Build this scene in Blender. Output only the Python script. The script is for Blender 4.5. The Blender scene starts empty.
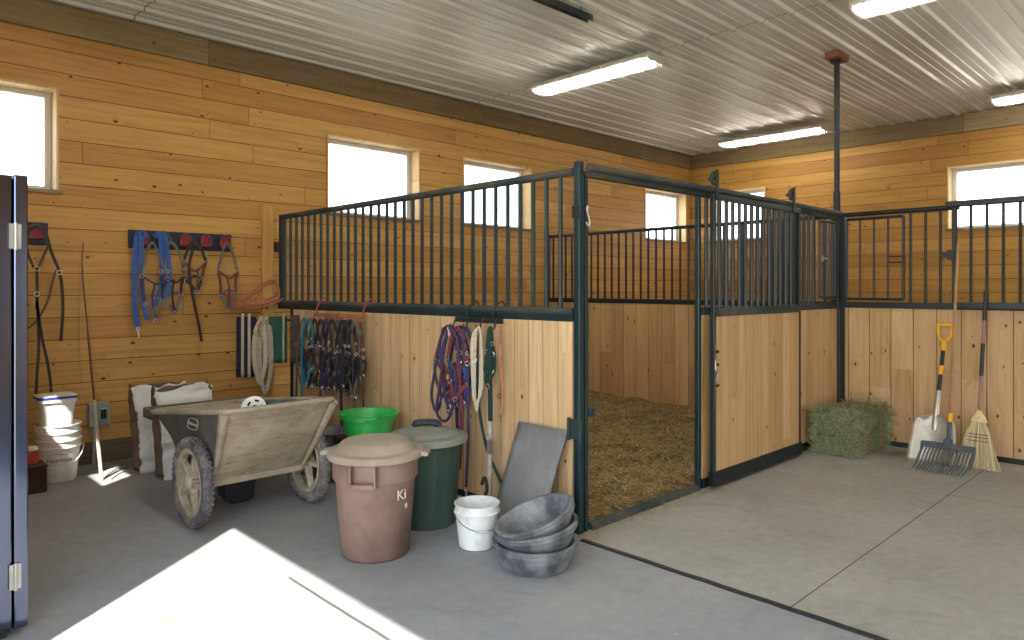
import bpy, math, random
from mathutils import Vector, Matrix, noise as mnoise
R = math.radians
S = bpy.context.scene
COL = S.collection

# ---------------------------------------------------------------- camera
cam_d = bpy.data.cameras.new('camera'); cam = bpy.data.objects.new('camera', cam_d); COL.objects.link(cam)
cam_d.sensor_fit = 'HORIZONTAL'; cam_d.sensor_width = 36.0; cam_d.lens = 36.0 * 707.0 / 1024.0
cam_d.shift_y = -32.0 / 1024.0; cam_d.clip_start = 0.05; cam_d.clip_end = 300
cam.location = (0, 0, 1.55)
cam.rotation_euler = (R(90), 0, math.atan2(.7174, .6967) - R(90) - 0.0 + R(0))
# view direction is (.6967,.7174) in plan
S.camera = cam

# ---------------------------------------------------------------- exposure, sky, sun
S.view_settings.view_transform = 'Standard'; S.view_settings.look = 'None'
S.view_settings.gamma = 1.0; S.view_settings.use_curve_mapping = False
S.view_settings.exposure = 0.84
wld = bpy.data.worlds.new('world'); S.world = wld; wld.use_nodes = True
wn = wld.node_tree; wn.nodes.clear()
wo = wn.nodes.new('ShaderNodeOutputWorld'); bg = wn.nodes.new('ShaderNodeBackground')
tc = wn.nodes.new('ShaderNodeTexCoord'); sx = wn.nodes.new('ShaderNodeSeparateXYZ'); cr = wn.nodes.new('ShaderNodeValToRGB')
wn.links.new(tc.outputs['Generated'], sx.inputs[0]); wn.links.new(sx.outputs['Z'], cr.inputs[0])
cr.color_ramp.elements[0].position = 0.0; cr.color_ramp.elements[0].color = (.93, .97, 1, 1)
cr.color_ramp.elements[1].position = 0.8; cr.color_ramp.elements[1].color = (.62, .78, 1, 1)
wn.links.new(cr.outputs[0], bg.inputs[0]); bg.inputs[1].default_value = 3.4
wn.links.new(bg.outputs[0], wo.inputs[0])
sun_d = bpy.data.lights.new('sun', 'SUN'); sun = bpy.data.objects.new('sun', sun_d); COL.objects.link(sun)
sun_d.energy = 9.5; sun_d.angle = R(0.5); sun_d.color = (1, .95, .89)
sdir = Vector((.8 * math.cos(R(48)), .6 * math.cos(R(48)), -math.sin(R(48))))
sun.rotation_euler = sdir.to_track_quat('-Z', 'Y').to_euler(); sun.location = (-6, -4, 8)

TUBE_GLOW = 31.0
BACK, LEFT, NEAR, RIGHT, CEIL = 11.46, 7.08, -0.30, -4.0, 4.0
def portal(loc, rot, sx_, sy_):
    d = bpy.data.lights.new('sky_portal', 'AREA'); d.shape = 'RECTANGLE'; d.size = sx_; d.size_y = sy_
    d.cycles.is_portal = True
    o = bpy.data.objects.new('sky_portal', d); COL.objects.link(o); o.location = loc; o.rotation_euler = rot
portal((NEAR - .02, -.05, 1.69), (0, R(-90), 0), 3.38, 5.9)
portal((5.9, RIGHT - .02, 1.2), (R(90), 0, 0), 2.8, 2.4)
for x in (.8, 4.64, 6.62, 10.68): portal((x, LEFT + .3, 2.82), (R(-90), 0, 0), 1.28, .9)
for y in (6.12, 2.25): portal((BACK + .3, y, 2.82), (0, R(90), 0), .9, 1.28)

# ================================================================= helpers
def lin(c): return c / 12.92 if c <= .04045 else ((c + .055) / 1.055) ** 2.4
def hx(s, a=1.0):
    s = s.lstrip('#'); return tuple(lin(int(s[i:i + 2], 16) / 255) for i in (0, 2, 4)) + (a,)

class MB:
    def __init__(s): s.v = []; s.f = []
    def add(s, vs, fs):
        n = len(s.v); s.v += [tuple(v) for v in vs]; s.f += [tuple(i + n for i in f) for f in fs]; return s
    def box(s, a, b, m=None):
        x0, y0, z0 = a; x1, y1, z1 = b
        vs = [(x0,y0,z0),(x1,y0,z0),(x1,y1,z0),(x0,y1,z0),(x0,y0,z1),(x1,y0,z1),(x1,y1,z1),(x0,y1,z1)]
        if m is not None: vs = [m @ Vector(v) for v in vs]
        return s.add(vs, [(0,3,2,1),(4,5,6,7),(0,1,5,4),(1,2,6,5),(2,3,7,6),(3,0,4,7)])
    def cbox(s, c, sz, m=None):
        h = [q / 2 for q in sz]
        M = Matrix.Translation(c) @ (m or Matrix())
        return s.box((-h[0],-h[1],-h[2]), h, M)
    def tube(s, pts, r, n=8, closed=False, sq=1.0, caps=True):
        pts = [Vector(p) for p in pts]; m = len(pts)
        rs = r if isinstance(r, (list, tuple)) else [r] * m
        T = []
        for i in range(m):
            a = pts[(i - 1) % m] if (closed or i > 0) else pts[i]; b = pts[(i + 1) % m] if (closed or i < m - 1) else pts[i]
            t = (b - a); T.append(t.normalized() if t.length > 1e-9 else Vector((0, 0, 1)))
        up = Vector((0, 0, 1)) if abs(T[0].z) < .9 else Vector((1, 0, 0))
        nrm = (up - T[0] * up.dot(T[0])).normalized(); vs = []
        for i in range(m):
            nrm = (nrm - T[i] * nrm.dot(T[i])); nrm = nrm.normalized() if nrm.length > 1e-6 else Vector((1, 0, 0))
            bn = T[i].cross(nrm)
            for k in range(n):
                an = 2 * math.pi * k / n
                vs.append(pts[i] + nrm * (math.cos(an) * rs[i]) + bn * (math.sin(an) * rs[i] * sq))
        fs = []
        for i in range(m if closed else m - 1):
            j = (i + 1) % m
            for k in range(n):
                l = (k + 1) % n; fs.append((i*n+k, i*n+l, j*n+l, j*n+k))
        if not closed and caps:
            fs.append(tuple(reversed(range(n)))); fs.append(tuple((m-1)*n + k for k in range(n)))
        return s.add(vs, fs)
    def ribbon(s, pts, w, t, nv):
        """flat strap: rectangle w x t swept along pts; the flat side faces nv"""
        pts = [Vector(p) for p in pts]; nv = Vector(nv); m = len(pts); vs = []
        for i in range(m):
            T = (pts[min(i+1, m-1)] - pts[max(i-1, 0)]).normalized()
            sd = T.cross(nv); sd = sd.normalized() if sd.length > 1e-5 else Vector((1, 0, 0))
            up = sd.cross(T).normalized()
            for a, b in ((-1,-1),(1,-1),(1,1),(-1,1)): vs.append(pts[i] + sd * (a*w/2) + up * (b*t/2))
        fs = []
        for i in range(m - 1):
            for k in range(4):
                l = (k+1) % 4; fs.append((i*4+k, i*4+l, (i+1)*4+l, (i+1)*4+k))
        fs += [(3,2,1,0), tuple((m-1)*4+k for k in range(4))]
        return s.add(vs, fs)
    def lathe(s, prof, n=32, M=None, sxy=(1, 1)):
        vs = []; fs = []; m = len(prof)
        for r, z in prof:
            for k in range(n):
                a = 2*math.pi*k/n; p = Vector((max(r,1e-4)*math.cos(a)*sxy[0], max(r,1e-4)*math.sin(a)*sxy[1], z)); vs.append(M @ p if M else p)
        for i in range(m-1):
            for k in range(n):
                l = (k+1) % n; fs.append((i*n+k, i*n+l, (i+1)*n+l, (i+1)*n+k))
        return s.add(vs, fs)
    def ring(s, c, rad, r, nv=(0,1,0), n=14, m=6, sq=1):
        nv = Vector(nv).normalized(); a = nv.orthogonal().normalized(); b = nv.cross(a)
        return s.tube([Vector(c) + a*math.cos(2*math.pi*k/n)*rad + b*math.sin(2*math.pi*k/n)*rad for k in range(n)], r, m, closed=True)
    def prism(s, poly, y0, y1, M=None):
        """poly in x,z extruded along y"""
        n = len(poly); vs = [Vector((p[0], y0, p[1])) for p in poly] + [Vector((p[0], y1, p[1])) for p in poly]
        if M: vs = [M @ v for v in vs]
        return s.add(vs, [tuple(range(n)), tuple(reversed(range(n, 2*n)))] + [(i, n+i, n+(i+1)%n, (i+1)%n) for i in range(n)])
    def build(s, name, mat, parent=None, loc=None, smooth=False, bevel=0, recalc=True, subsurf=0):
        me = bpy.data.meshes.new(name); me.from_pydata(s.v, [], s.f); me.materials.append(mat)
        if recalc:
            import bmesh
            b = bmesh.new(); b.from_mesh(me); bmesh.ops.recalc_face_normals(b, faces=b.faces); b.to_mesh(me); b.free()
        if smooth:
            for p in me.polygons: p.use_smooth = True
            me.set_sharp_from_angle(angle=R(smooth if smooth is not True else 40))
        o = bpy.data.objects.new(name, me); COL.objects.link(o)
        if loc: o.location = loc
        if parent: o.parent = parent
        if bevel:
            m = o.modifiers.new('bevel', 'BEVEL'); m.width = bevel; m.segments = 2; m.limit_method = 'ANGLE'
        if subsurf:
            m = o.modifiers.new('sub', 'SUBSURF'); m.levels = m.render_levels = subsurf
        return o

def cr_path(pts, k=6, closed=False):
    P = [Vector(p) for p in pts]; out = []; n = len(P)
    for i in range(n if closed else n - 1):
        a = P[(i-1) % n] if (closed or i > 0) else P[0]*2 - P[1]
        b = P[i]; c = P[(i+1) % n]; d = P[(i+2) % n] if (closed or i + 2 < n) else P[-1]*2 - P[-2]
        for j in range(k):
            t = j / k
            out.append(.5*((2*b) + (c-a)*t + (2*a-5*b+4*c-d)*t*t + (3*b-a-3*c+d)*t**3))
    if not closed: out.append(P[-1])
    return out

def tag(o, label=None, cat=None, group=None, kind=None):
    if label: o['label'] = label
    if cat: o['category'] = cat
    if group: o['group'] = group
    if kind: o['kind'] = kind
    return o
def thing(name, label, cat, loc=(0,0,0), rz=0, group=None):
    o = bpy.data.objects.new(name, None); COL.objects.link(o); o.location = loc; o.rotation_euler = (0, 0, rz)
    o.empty_display_size = .1
    return tag(o, label, cat, group)
def struct(o): o['kind'] = 'structure'; return o
def kids(o): return [c for c in bpy.data.objects if c.parent == o]
def copy_tree(o, parent=None):
    c = o.copy(); COL.objects.link(c); c.parent = parent
    for ch in kids(o):
        if ch is not c: copy_tree(ch, c)
    return c

# ================================================================= materials
class NT:
    def __init__(s, name):
        s.m = bpy.data.materials.new(name); s.m.use_nodes = True; s.t = s.m.node_tree; s.t.nodes.clear()
        s.out = s.t.nodes.new('ShaderNodeOutputMaterial'); s.b = s.t.nodes.new('ShaderNodeBsdfPrincipled')
        s.t.links.new(s.b.outputs[0], s.out.inputs[0])
    def n(s, ty, **kw):
        nd = s.t.nodes.new(ty)
        for k, v in kw.items(): setattr(nd, k, v)
        return nd
    def l(s, a, b): s.t.links.new(a, b)
    def put(s, x, sock):
        if hasattr(x, 'is_linked') or isinstance(x, bpy.types.NodeSocket): s.l(x, sock)
        else: sock.default_value = x
    def math(s, op, a, b=None, c=None, clamp=False):
        nd = s.n('ShaderNodeMath', operation=op); nd.use_clamp = clamp; s.put(a, nd.inputs[0])
        if b is not None: s.put(b, nd.inputs[1])
        if c is not None: s.put(c, nd.inputs[2])
        return nd.outputs[0]
    def comb(s, x, y, z):
        nd = s.n('ShaderNodeCombineXYZ'); s.put(x, nd.inputs[0]); s.put(y, nd.inputs[1]); s.put(z, nd.inputs[2]); return nd.outputs[0]
    def mix(s, f, a, b, mode='MIX'):
        nd = s.n('ShaderNodeMix', data_type='RGBA', blend_type=mode); s.put(f, nd.inputs[0]); s.put(a, nd.inputs[6]); s.put(b, nd.inputs[7]); return nd.outputs[2]
    def noise(s, vec, scale, detail=3, rough=.5, dist=0):
        nd = s.n('ShaderNodeTexNoise'); s.l(vec, nd.inputs['Vector']); nd.inputs['Scale'].default_value = scale
        nd.inputs['Detail'].default_value = detail; nd.inputs['Roughness'].default_value = rough; nd.inputs['Distortion'].default_value = dist
        return nd.outputs[0]
    def ramp(s, f, stops):
        nd = s.n('ShaderNodeValToRGB'); s.l(f, nd.inputs[0]); e = nd.color_ramp.elements
        while len(e) < len(stops): e.new(.5)
        for q, (p, c) in zip(e, stops): q.position = p; q.color = c if len(c) == 4 else tuple(c) + (1,)
        return nd.outputs[0]
    def obj(s): return s.n('ShaderNodeTexCoord').outputs['Object']
    def bump(s, h, strength=.3, dist=.01):
        nd = s.n('ShaderNodeBump'); s.l(h, nd.inputs['Height']); nd.inputs['Strength'].default_value = strength; nd.inputs['Distance'].default_value = dist
        s.l(nd.outputs[0], s.b.inputs['Normal'])
g01 = ((0, (0,0,0,1)), (1, (1,1,1,1)))

def plain(name, col, rough=.6, metal=0, var=.25, scale=8, dirt=None, dirt_amt=.5, bump=0, spec=None):
    t = NT(name); c = hx(col); o = t.obj()
    n1 = t.noise(o, scale, 4, .6)
    dark = tuple(x * (1 - var) for x in c[:3]) + (1,); lite = tuple(min(1, x * (1 + var)) for x in c[:3]) + (1,)
    base = t.ramp(n1, ((.3, dark), (.7, lite)))
    if dirt:
        n2 = t.noise(o, scale * .45, 6, .68)
        f = t.ramp(n2, ((.52 - dirt_amt*.2, (0,0,0,1)), (.62 + .1*(1-dirt_amt), (1,1,1,1))))
        base = t.mix(f, base, hx(dirt))
    t.l(base, t.b.inputs['Base Color']); t.b.inputs['Roughness'].default_value = rough; t.b.inputs['Metallic'].default_value = metal
    if spec is not None: t.b.inputs['Specular IOR Level'].default_value = spec
    if bump: t.bump(t.noise(o, scale * 4, 4, .6), bump, .01)
    return t.m

def planks(name, au, av, width, length, c_dark, c_mid, c_lite, seam=.012, knots=.5, voff=0, seamcol='3a2410', tintspread=1.0, rough=.55, grain=.5, endseam=True):
    """boards: au = axis along the board, av = axis across it (0,1,2)"""
    t = NT(name); sp = t.n('ShaderNodeSeparateXYZ'); t.l(t.obj(), sp.inputs[0])
    u = sp.outputs[au]; v = t.math('ADD', sp.outputs[av], voff)
    vr = t.math('DIVIDE', v, width); row = t.math('FLOOR', vr)
    w1 = t.n('ShaderNodeTexWhiteNoise', noise_dimensions='1D'); t.l(row, w1.inputs['W'])
    uu = t.math('ADD', t.math('DIVIDE', u, length), t.math('MULTIPLY', w1.outputs[0], 7.3)); seg = t.math('FLOOR', uu)
    w2 = t.n('ShaderNodeTexWhiteNoise', noise_dimensions='2D'); t.l(t.comb(row, seg, 0), w2.inputs['Vector'])
    idv = w2.outputs[0]; s3 = t.n('ShaderNodeSeparateXYZ'); t.l(w2.outputs[1], s3.inputs[0])
    base = t.ramp(idv, ((.5-.5*tintspread, hx(c_dark)), (.5, hx(c_mid)), (.5+.5*tintspread, hx(c_lite))))
    # knots: where they sit also bends the grain
    kv = t.comb(t.math('ADD', t.math('MULTIPLY', u, 3.6), t.math('MULTIPLY', s3.outputs[0], 37)), t.math('MULTIPLY', v, 5.6), t.math('MULTIPLY', idv, 0))
    vo = t.n('ShaderNodeTexVoronoi', voronoi_dimensions='2D', feature='F1'); t.l(kv, vo.inputs['Vector']); vo.inputs['Scale'].default_value = 1.0
    vc = t.n('ShaderNodeSeparateColor'); t.l(vo.outputs['Color'], vc.inputs[0])
    krad = t.math('MULTIPLY_ADD', vc.outputs[0], .075, .015)
    has = t.math('LESS_THAN', vc.outputs[1], knots)
    kk = t.math('MULTIPLY', t.math('SUBTRACT', 1, t.math('DIVIDE', vo.outputs['Distance'], krad), clamp=True), has)
    halo = t.math('MULTIPLY', t.math('SUBTRACT', 1, t.math('DIVIDE', vo.outputs['Distance'], t.math('MULTIPLY', krad, 4.0)), clamp=True), has)
    gv = t.comb(t.math('ADD', t.math('MULTIPLY', u, 1.3), t.math('MULTIPLY', s3.outputs[1], 50)),
                t.math('ADD', t.math('MULTIPLY', v, 26), t.math('MULTIPLY', halo, 2.0)), t.math('MULTIPLY', idv, 20))
    g = t.noise(gv, 1.0, 5, .62, .6)
    gc = t.ramp(g, ((.36, (.66,.60,.52,1)), (.5, (.93,.9,.87,1)), (.66, (1.08,1.08,1.08,1))))
    col = t.mix(grain * 1.3 if grain < .77 else 1.0, base, t.mix(1.0, base, gc, 'MULTIPLY'))
    bl = t.noise(t.comb(t.math('MULTIPLY', u, .8), t.math('MULTIPLY', v, 3), s3.outputs[2]), 1.6, 3, .6)
    col = t.mix(t.ramp(bl, ((.45,(0,0,0,1)),(.75,(.55,.55,.55,1)))), col, hx(c_dark))
    col = t.mix(t.math('MULTIPLY', halo, .45), col, hx(c_dark))
    col = t.mix(t.math('MULTIPLY', kk, 2.2, clamp=True), col, hx('5a3416'))
    # joints
    fv = t.math('FRACT', vr); e1 = t.math('MINIMUM', fv, t.math('SUBTRACT', 1, fv))
    wob = t.math('MULTIPLY', t.noise(t.comb(u, row, 0), 2.0, 2), 1.4)
    m1 = t.math('LESS_THAN', e1, t.math('MULTIPLY', wob, seam/2/width*.9))
    m2 = 0.0
    if endseam:
        fu = t.math('FRACT', uu); e2 = t.math('MINIMUM', fu, t.math('SUBTRACT', 1, fu)); m2 = t.math('LESS_THAN', e2, .0016 / length * 1.5)
        sm = t.math('MAXIMUM', m1, m2)
    else: sm = m1
    col = t.mix(t.math('MULTIPLY', sm, .85), col, hx(seamcol))
    t.l(col, t.b.inputs['Base Color']); t.b.inputs['Roughness'].default_value = rough; t.b.inputs['Specular IOR Level'].default_value = .3
    t.bump(t.math('SUBTRACT', t.math('MULTIPLY', g, .15), sm), .35, .006)
    return t.m

WOODC = ('b58848', 'c29652', 'cca05b')
M = {}
M['wall_left'] = planks('pine_boards_left_wall', 0, 2, .192, 3.2, *WOODC, voff=.05, seam=.011)
M['wall_back'] = planks('pine_boards_dimmed', 1, 2, .192, 3.2, 'a07436', 'ad823f', 'b78c49', voff=.05, seam=.011)  # same pine as the left wall, colour darkened to stand for dimmer light
M['jamb'] = planks('pine_jamb', 2, 0, .5, 3, 'c9a876', 'd6b988', 'dfc698', seam=.001, knots=.15)
M['header'] = planks('grey_brown_header_board', 0, 2, 5, 3.6, '7a6a4c', '877758', '948565', seam=.004, knots=.4, rough=.8, voff=.5)
M['header_b'] = planks('grey_brown_header_board_back', 1, 2, 5, 3.6, '7a6a4c', '877758', '948565', seam=.004, knots=.4, rough=.8, voff=.5)
STC = ('bc9c70', 'c7a97e', 'd2b78e')
M['stall_y'] = planks('stall_boards_along_y', 2, 1, .135, 3, *STC, seam=.008, knots=.4, endseam=False, voff=.03)
M['stall_x'] = planks('stall_boards_along_x', 2, 0, .135, 3, 'b08d5e', 'ba986a', 'c3a378', seam=.005, knots=.4, endseam=False)
M['stall_in'] = planks('stall_boards_inner', 2, 1, .195, 3, 'a07d50', 'ad8a5b', 'b99868', seam=.009, knots=.7, endseam=False, voff=.02)  # darker board tones than on the outer stall faces
M['stall_b'] = planks('stall_boards_wide', 2, 1, .2, 3, 'b18f62', 'bd9b6e', 'c7a77b', seam=.012, knots=.75, endseam=False, voff=.01)
M['steel'] = plain('dark_green_painted_steel', '0f2729', .38, .0, .18, 5, dirt='1d3534', dirt_amt=.12)
M['steel_dark'] = plain('blackish_green_painted_steel', '0e1819', .42, 0, .15, 5)
M['steel_dusty'] = plain('dusty_steel_rail', '1f2f2e', .7, 0, .2, 4, dirt='524f44', dirt_amt=.45)
M['rustcap'] = plain('rusty_bracket', '7a4a35', .8, 0, .3, 12)
M['galv'] = plain('galvanised_metal', 'a9a9a4', .4, .7, .15, 10)
M['chrome'] = plain('worn_bright_metal', 'c9c7c0', .3, .9, .1, 12)
M['brass'] = plain('dull_brass', '8d7446', .4, .8, .2, 14)
M['red'] = plain('dark_red_plastic', '8c1d28', .45, 0, .12, 10)
M['redmetal'] = plain('red_painted_hooks', 'a63a30', .5, 0, .2, 10)
M['black'] = plain('black_plastic', '1e1f23', .5, 0, .2, 10)
M['navyrack'] = plain('navy_black_rack', '23263a', .5, 0, .2, 10)
M['leather'] = plain('dark_leather', '2a211c', .55, 0, .3, 12)
M['brownleather'] = plain('brown_leather', '5a4030', .6, 0, .3, 12)
M['blue'] = plain('blue_nylon', '34599c', .7, 0, .2, 30)
M['teal'] = plain('turquoise_nylon', '1c7490', .7, 0, .2, 30)
M['purple'] = plain('purple_nylon', '373052', .7, 0, .25, 30)
M['redny'] = plain('red_nylon', '652d36', .7, 0, .25, 30)
M['greyny'] = plain('grey_webbing', '6a6460', .8, 0, .3, 30)
M['blackny'] = plain('black_webbing', '25242a', .75, 0, .3, 30)
M['olive'] = plain('olive_webbing', '5a5140', .8, 0, .3, 30)
M['greenny'] = plain('green_nylon', '15302b', .7, 0, .2, 30)
M['cream'] = plain('cream_cotton_rope', 'b9ae97', .9, 0, .15, 60)
M['greyrope'] = plain('grey_cotton_rope', 'a39a8c', .95, 0, .25, 60)
M['pinkrope'] = plain('faded_red_cord', 'b2705a', .9, 0, .25, 40)
M['white'] = plain('white_plastic', 'e6e5df', .4, 0, .04, 6, dirt='b9b5a8', dirt_amt=.15)
M['whitedirty'] = plain('scuffed_white_plastic', 'dfe0dd', .5, 0, .05, 7, dirt='a8a59b', dirt_amt=.3)
M['vinyl'] = plain('white_vinyl_frame', 'd9dad8', .4, 0, .03, 5)
M['bluelid'] = plain('blue_lid_band', '3442a8', .4, 0, .05, 5)
M['browncan'] = plain('faded_brown_plastic', '887064', .6, 0, .12, 3, dirt='5e463e', dirt_amt=.55, bump=.1)
M['greylid'] = plain('dusty_beige_lid', '978b7c', .75, 0, .07, 7, dirt='857867', dirt_amt=.3)
M['greencan'] = plain('dark_green_plastic', '35473f', .55, 0, .1, 5, dirt='455349', dirt_amt=.3)
M['greylid2'] = plain('dusty_grey_lid', '7d8075', .75, 0, .07, 7, dirt='6c6d62', dirt_amt=.3)
M['greentub'] = plain('bright_green_plastic', '2fb14e', .4, 0, .06, 7, dirt='6cbf79', dirt_amt=.1)
M['rubber'] = plain('black_rubber_dusty', '4c4f53', .8, 0, .25, 10, dirt='8b8e8f', dirt_amt=.6, bump=.15)
M['rubbermat'] = plain('grey_rubber_mat', '6b6c6c', .85, 0, .12, 6, dirt='83817b', dirt_amt=.4, bump=.15)
M['tire'] = plain('dusty_tire_rubber', '4d4a4c', .9, 0, .2, 15, dirt='96908a', dirt_amt=.55)
M['wheel'] = plain('beige_wheel_plastic', 'b3a78f', .7, 0, .15, 12, dirt='877a63', dirt_amt=.3)
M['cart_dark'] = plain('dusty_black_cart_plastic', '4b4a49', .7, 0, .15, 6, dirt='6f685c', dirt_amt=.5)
M['handle_black'] = plain('black_handle', '1b1e24', .5, 0, .2, 8)
M['yellow'] = plain('yellow_plastic', 'e0a017', .45, 0, .08, 9)
M['forkblue'] = plain('slate_blue_plastic', '434b50', .6, 0, .15, 9)
M['alu'] = plain('scuffed_aluminium', 'b7b0a3', .42, .55, .15, 6, dirt='958c7d', dirt_amt=.4)
M['ash'] = planks('ash_handle', 2, 0, 1, 5, '8f6b42', '9b764c', 'a78156', seam=.0001, knots=.1, endseam=False)
M['mauve'] = plain('mauve_broom_handle', '8c6b66', .6, 0, .1, 9)
M['corn'] = plain('broom_corn', 'cdb887', .9, 0, .2, 25)
M['bagwhite'] = plain('white_paper_sack', 'dcdbd6', .75, 0, .05, 5, dirt='bdb6a8', dirt_amt=.3)
M['bagbrown'] = plain('brown_sack_side', '6b5544', .8, 0, .25, 9)
M['redbox'] = plain('red_brown_crate', '6e3626', .7, 0, .25, 8)
M['darkbox'] = plain('dark_brown_box', '3a211a', .7, 0, .2, 8)
M['conduit'] = plain('grey_conduit', '8d8f90', .6, 0, .1, 7)
M['cab'] = plain('glossy_navy_cabinet_steel', '5f6880', .16, 1.0, .04, 3)
M['cab'].node_tree.nodes['Principled BSDF'].inputs['Coat Weight'].default_value = .6
M['cabside'] = M['cab']
M['navycloth'] = plain('navy_blanket', '1c2038', .95, 0, .2, 40)
M['greencloth'] = plain('green_blanket', '22523d', .95, 0, .2, 40)
M['darkfleece'] = plain('dark_fleece', '4a4237', 1, 0, .35, 50, bump=.6)
M['soil'] = plain('dark_soil', '2e2822', 1, 0, .35, 30, bump=.5)
M['lampbody'] = plain('lamp_housing', 'c9c7bd', .5, 0, .04, 4)

def emis(name, col, st):
    t = NT(name); t.b.inputs['Base Color'].default_value = (.9,.9,.88,1); t.b.inputs['Emission Color'].default_value = hx(col); t.b.inputs['Emission Strength'].default_value = st; return t.m
M['tube_glow'] = emis('fluorescent_tube', 'fff8ea', TUBE_GLOW)
def glass(name, col=(1,1,1,1), tr=.92):
    t = NT(name); tp = t.n('ShaderNodeBsdfTransparent'); gl = t.n('ShaderNodeBsdfGlossy'); mx = t.n('ShaderNodeMixShader')
    tp.inputs[0].default_value = col; gl.inputs['Roughness'].default_value = .05; mx.inputs[0].default_value = 1-tr
    t.l(tp.outputs[0], mx.inputs[1]); t.l(gl.outputs[0], mx.inputs[2]); t.l(mx.outputs[0], t.out.inputs[0]); return t.m
M['glass'] = glass('window_glass'); 
def diffuser():
    t = NT('clear_ribbed_diffuser'); tp = t.n('ShaderNodeBsdfTransparent'); df = t.n('ShaderNodeBsdfTranslucent'); mx = t.n('ShaderNodeMixShader')
    mx.inputs[0].default_value = .12; t.l(tp.outputs[0], mx.inputs[1]); t.l(df.outputs[0], mx.inputs[2]); t.l(mx.outputs[0], t.out.inputs[0]); return t.m
M['diffuser'] = diffuser()

def ceiling_mat():
    t = NT('white_ribbed_steel'); o = t.obj()
    c = t.ramp(t.noise(o, 1.2, 3), ((.3, hx('c9cbc6')), (.7, hx('d6d8d2'))))
    sp = t.n('ShaderNodeSeparateXYZ'); t.l(o, sp.inputs[0]); seam = None
    for x in (2.0, 6.15, 10.3):
        m = t.math('LESS_THAN', t.math('ABSOLUTE', t.math('SUBTRACT', sp.outputs[0], x)), .008)
        seam = m if seam is None else t.math('MAXIMUM', seam, m)
    t.l(t.mix(t.math('MULTIPLY', seam, .7), c, hx('4a4238')), t.b.inputs['Base Color'])
    t.b.inputs['Roughness'].default_value = .4; t.b.inputs['Metallic'].default_value = .15; return t.m
M['ceiling'] = ceiling_mat()

def floor_mat():
    t = NT('dusty_concrete'); o = t.obj(); sp = t.n('ShaderNodeSeparateXYZ'); t.l(o, sp.inputs[0]); x, y = sp.outputs[0], sp.outputs[1]
    n = t.noise(o, 1.1, 6, .62); n2 = t.noise(o, 14, 4, .6); n3 = t.noise(o, 90, 2, .5)
    grey = t.ramp(n, ((.25, hx('7f8286')), (.5, hx('8a8c8e')), (.75, hx('939393'))))
    tan = t.ramp(n, ((.25, hx('8f8d89')), (.5, hx('99968f')), (.75, hx('a29f98'))))
    cream = t.ramp(n, ((.3, hx('86837f')), (.7, hx('8f8c88'))))
    A = t.math('GREATER_THAN', x, 3.33)
    c = t.mix(A, grey, tan)
    B = t.math('MULTIPLY', t.math('LESS_THAN', x, 1.78), t.math('LESS_THAN', y, 3.55)); c = t.mix(B, c, cream)
    c = t.mix(1.0, c, t.ramp(n2, ((.3, (.88,.88,.88,1)), (.7, (1.05,1.05,1.05,1)))), 'MULTIPLY')
    st = t.noise(o, 2.6, 6, .7, 1.2); c = t.mix(t.ramp(st, ((.55,(0,0,0,1)),(.72,(.4,.4,.4,1)))), c, hx('6c665c'))
    c = t.mix(t.ramp(t.noise(o, .7, 4, .6), ((.5,(0,0,0,1)),(.8,(.5,.5,.5,1)))), c, hx('a6a29a'))
    spk = t.noise(o, 22, 2, .5); c = t.mix(t.ramp(spk, ((.71,(0,0,0,1)),(.75,(.35,.35,.35,1)))), c, hx('6a5a44'))
    def line(axis, pos, w, other, lo, hi):
        m = t.math('LESS_THAN', t.math('ABSOLUTE', t.math('SUBTRACT', axis, t.math('MULTIPLY_ADD', t.noise(o, 5, 2), w*.6, pos - w*.3))), w/2)
        return t.math('MULTIPLY', m, t.math('MULTIPLY', t.math('GREATER_THAN', other, lo), t.math('LESS_THAN', other, hi)))
    lns = [line(y, 1.52, .008, x, 3.36, 7.45), line(x, 6.05, .005, y, -3, 1.5), line(x, 1.78, .018, y, -3, 3.55), line(y, -1.5, .008, x, 3.36, 11)]
    s = lns[0]
    for q in lns[1:]: s = t.math('MAXIMUM', s, q)
    c = t.mix(t.math('MULTIPLY', s, .85), c, hx('3a352f'))
    t.l(c, t.b.inputs['Base Color']); t.b.inputs['Roughness'].default_value = .75
    t.bump(t.math('SUBTRACT', t.math('ADD', t.math('MULTIPLY', n3, .2), t.math('MULTIPLY', n2, .4)), s), .25, .004)
    return t.m
M['floor'] = floor_mat()

def cart_mat():
    t = NT('dusty_tan_cart_bin'); o = t.obj()
    sc = t.n('ShaderNodeMapping'); sc.inputs['Rotation'].default_value = (R(20), R(35), R(10)); sc.inputs['Scale'].default_value = (3, 3, 14); t.l(o, sc.inputs[0])
    streak = t.noise(sc.outputs[0], 1.5, 5, .65, 1.5); n = t.noise(o, 3.5, 5, .6)
    c = t.ramp(n, ((.3, hx('837864')), (.5, hx('978b75')), (.7, hx('a89c85'))))
    c = t.mix(t.ramp(streak, ((.52,(0,0,0,1)),(.72,(.7,.7,.7,1)))), c, hx('5c5446'))
    c = t.mix(t.ramp(t.noise(sc.outputs[0], 4, 3, .6), ((.62,(0,0,0,1)),(.75,(.5,.5,.5,1)))), c, hx('b5ab97'))
    t.l(c, t.b.inputs['Base Color']); t.b.inputs['Roughness'].default_value = .7; t.bump(n, .2, .01); return t.m
M['cart'] = cart_mat()
def straw_mat(name, a, b, c_):
    t = NT(name); g = t.n('ShaderNodeNewGeometry'); o = t.obj()
    f = t.math('ADD', t.math('MULTIPLY', g.outputs['Random Per Island'], .75), t.math('MULTIPLY', t.noise(o, 1.8, 3), .25))
    t.l(t.ramp(f, ((.1, hx(a)), (.5, hx(b)), (.9, hx(c_)))), t.b.inputs['Base Color']); t.b.inputs['Roughness'].default_value = .8; return t.m
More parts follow.
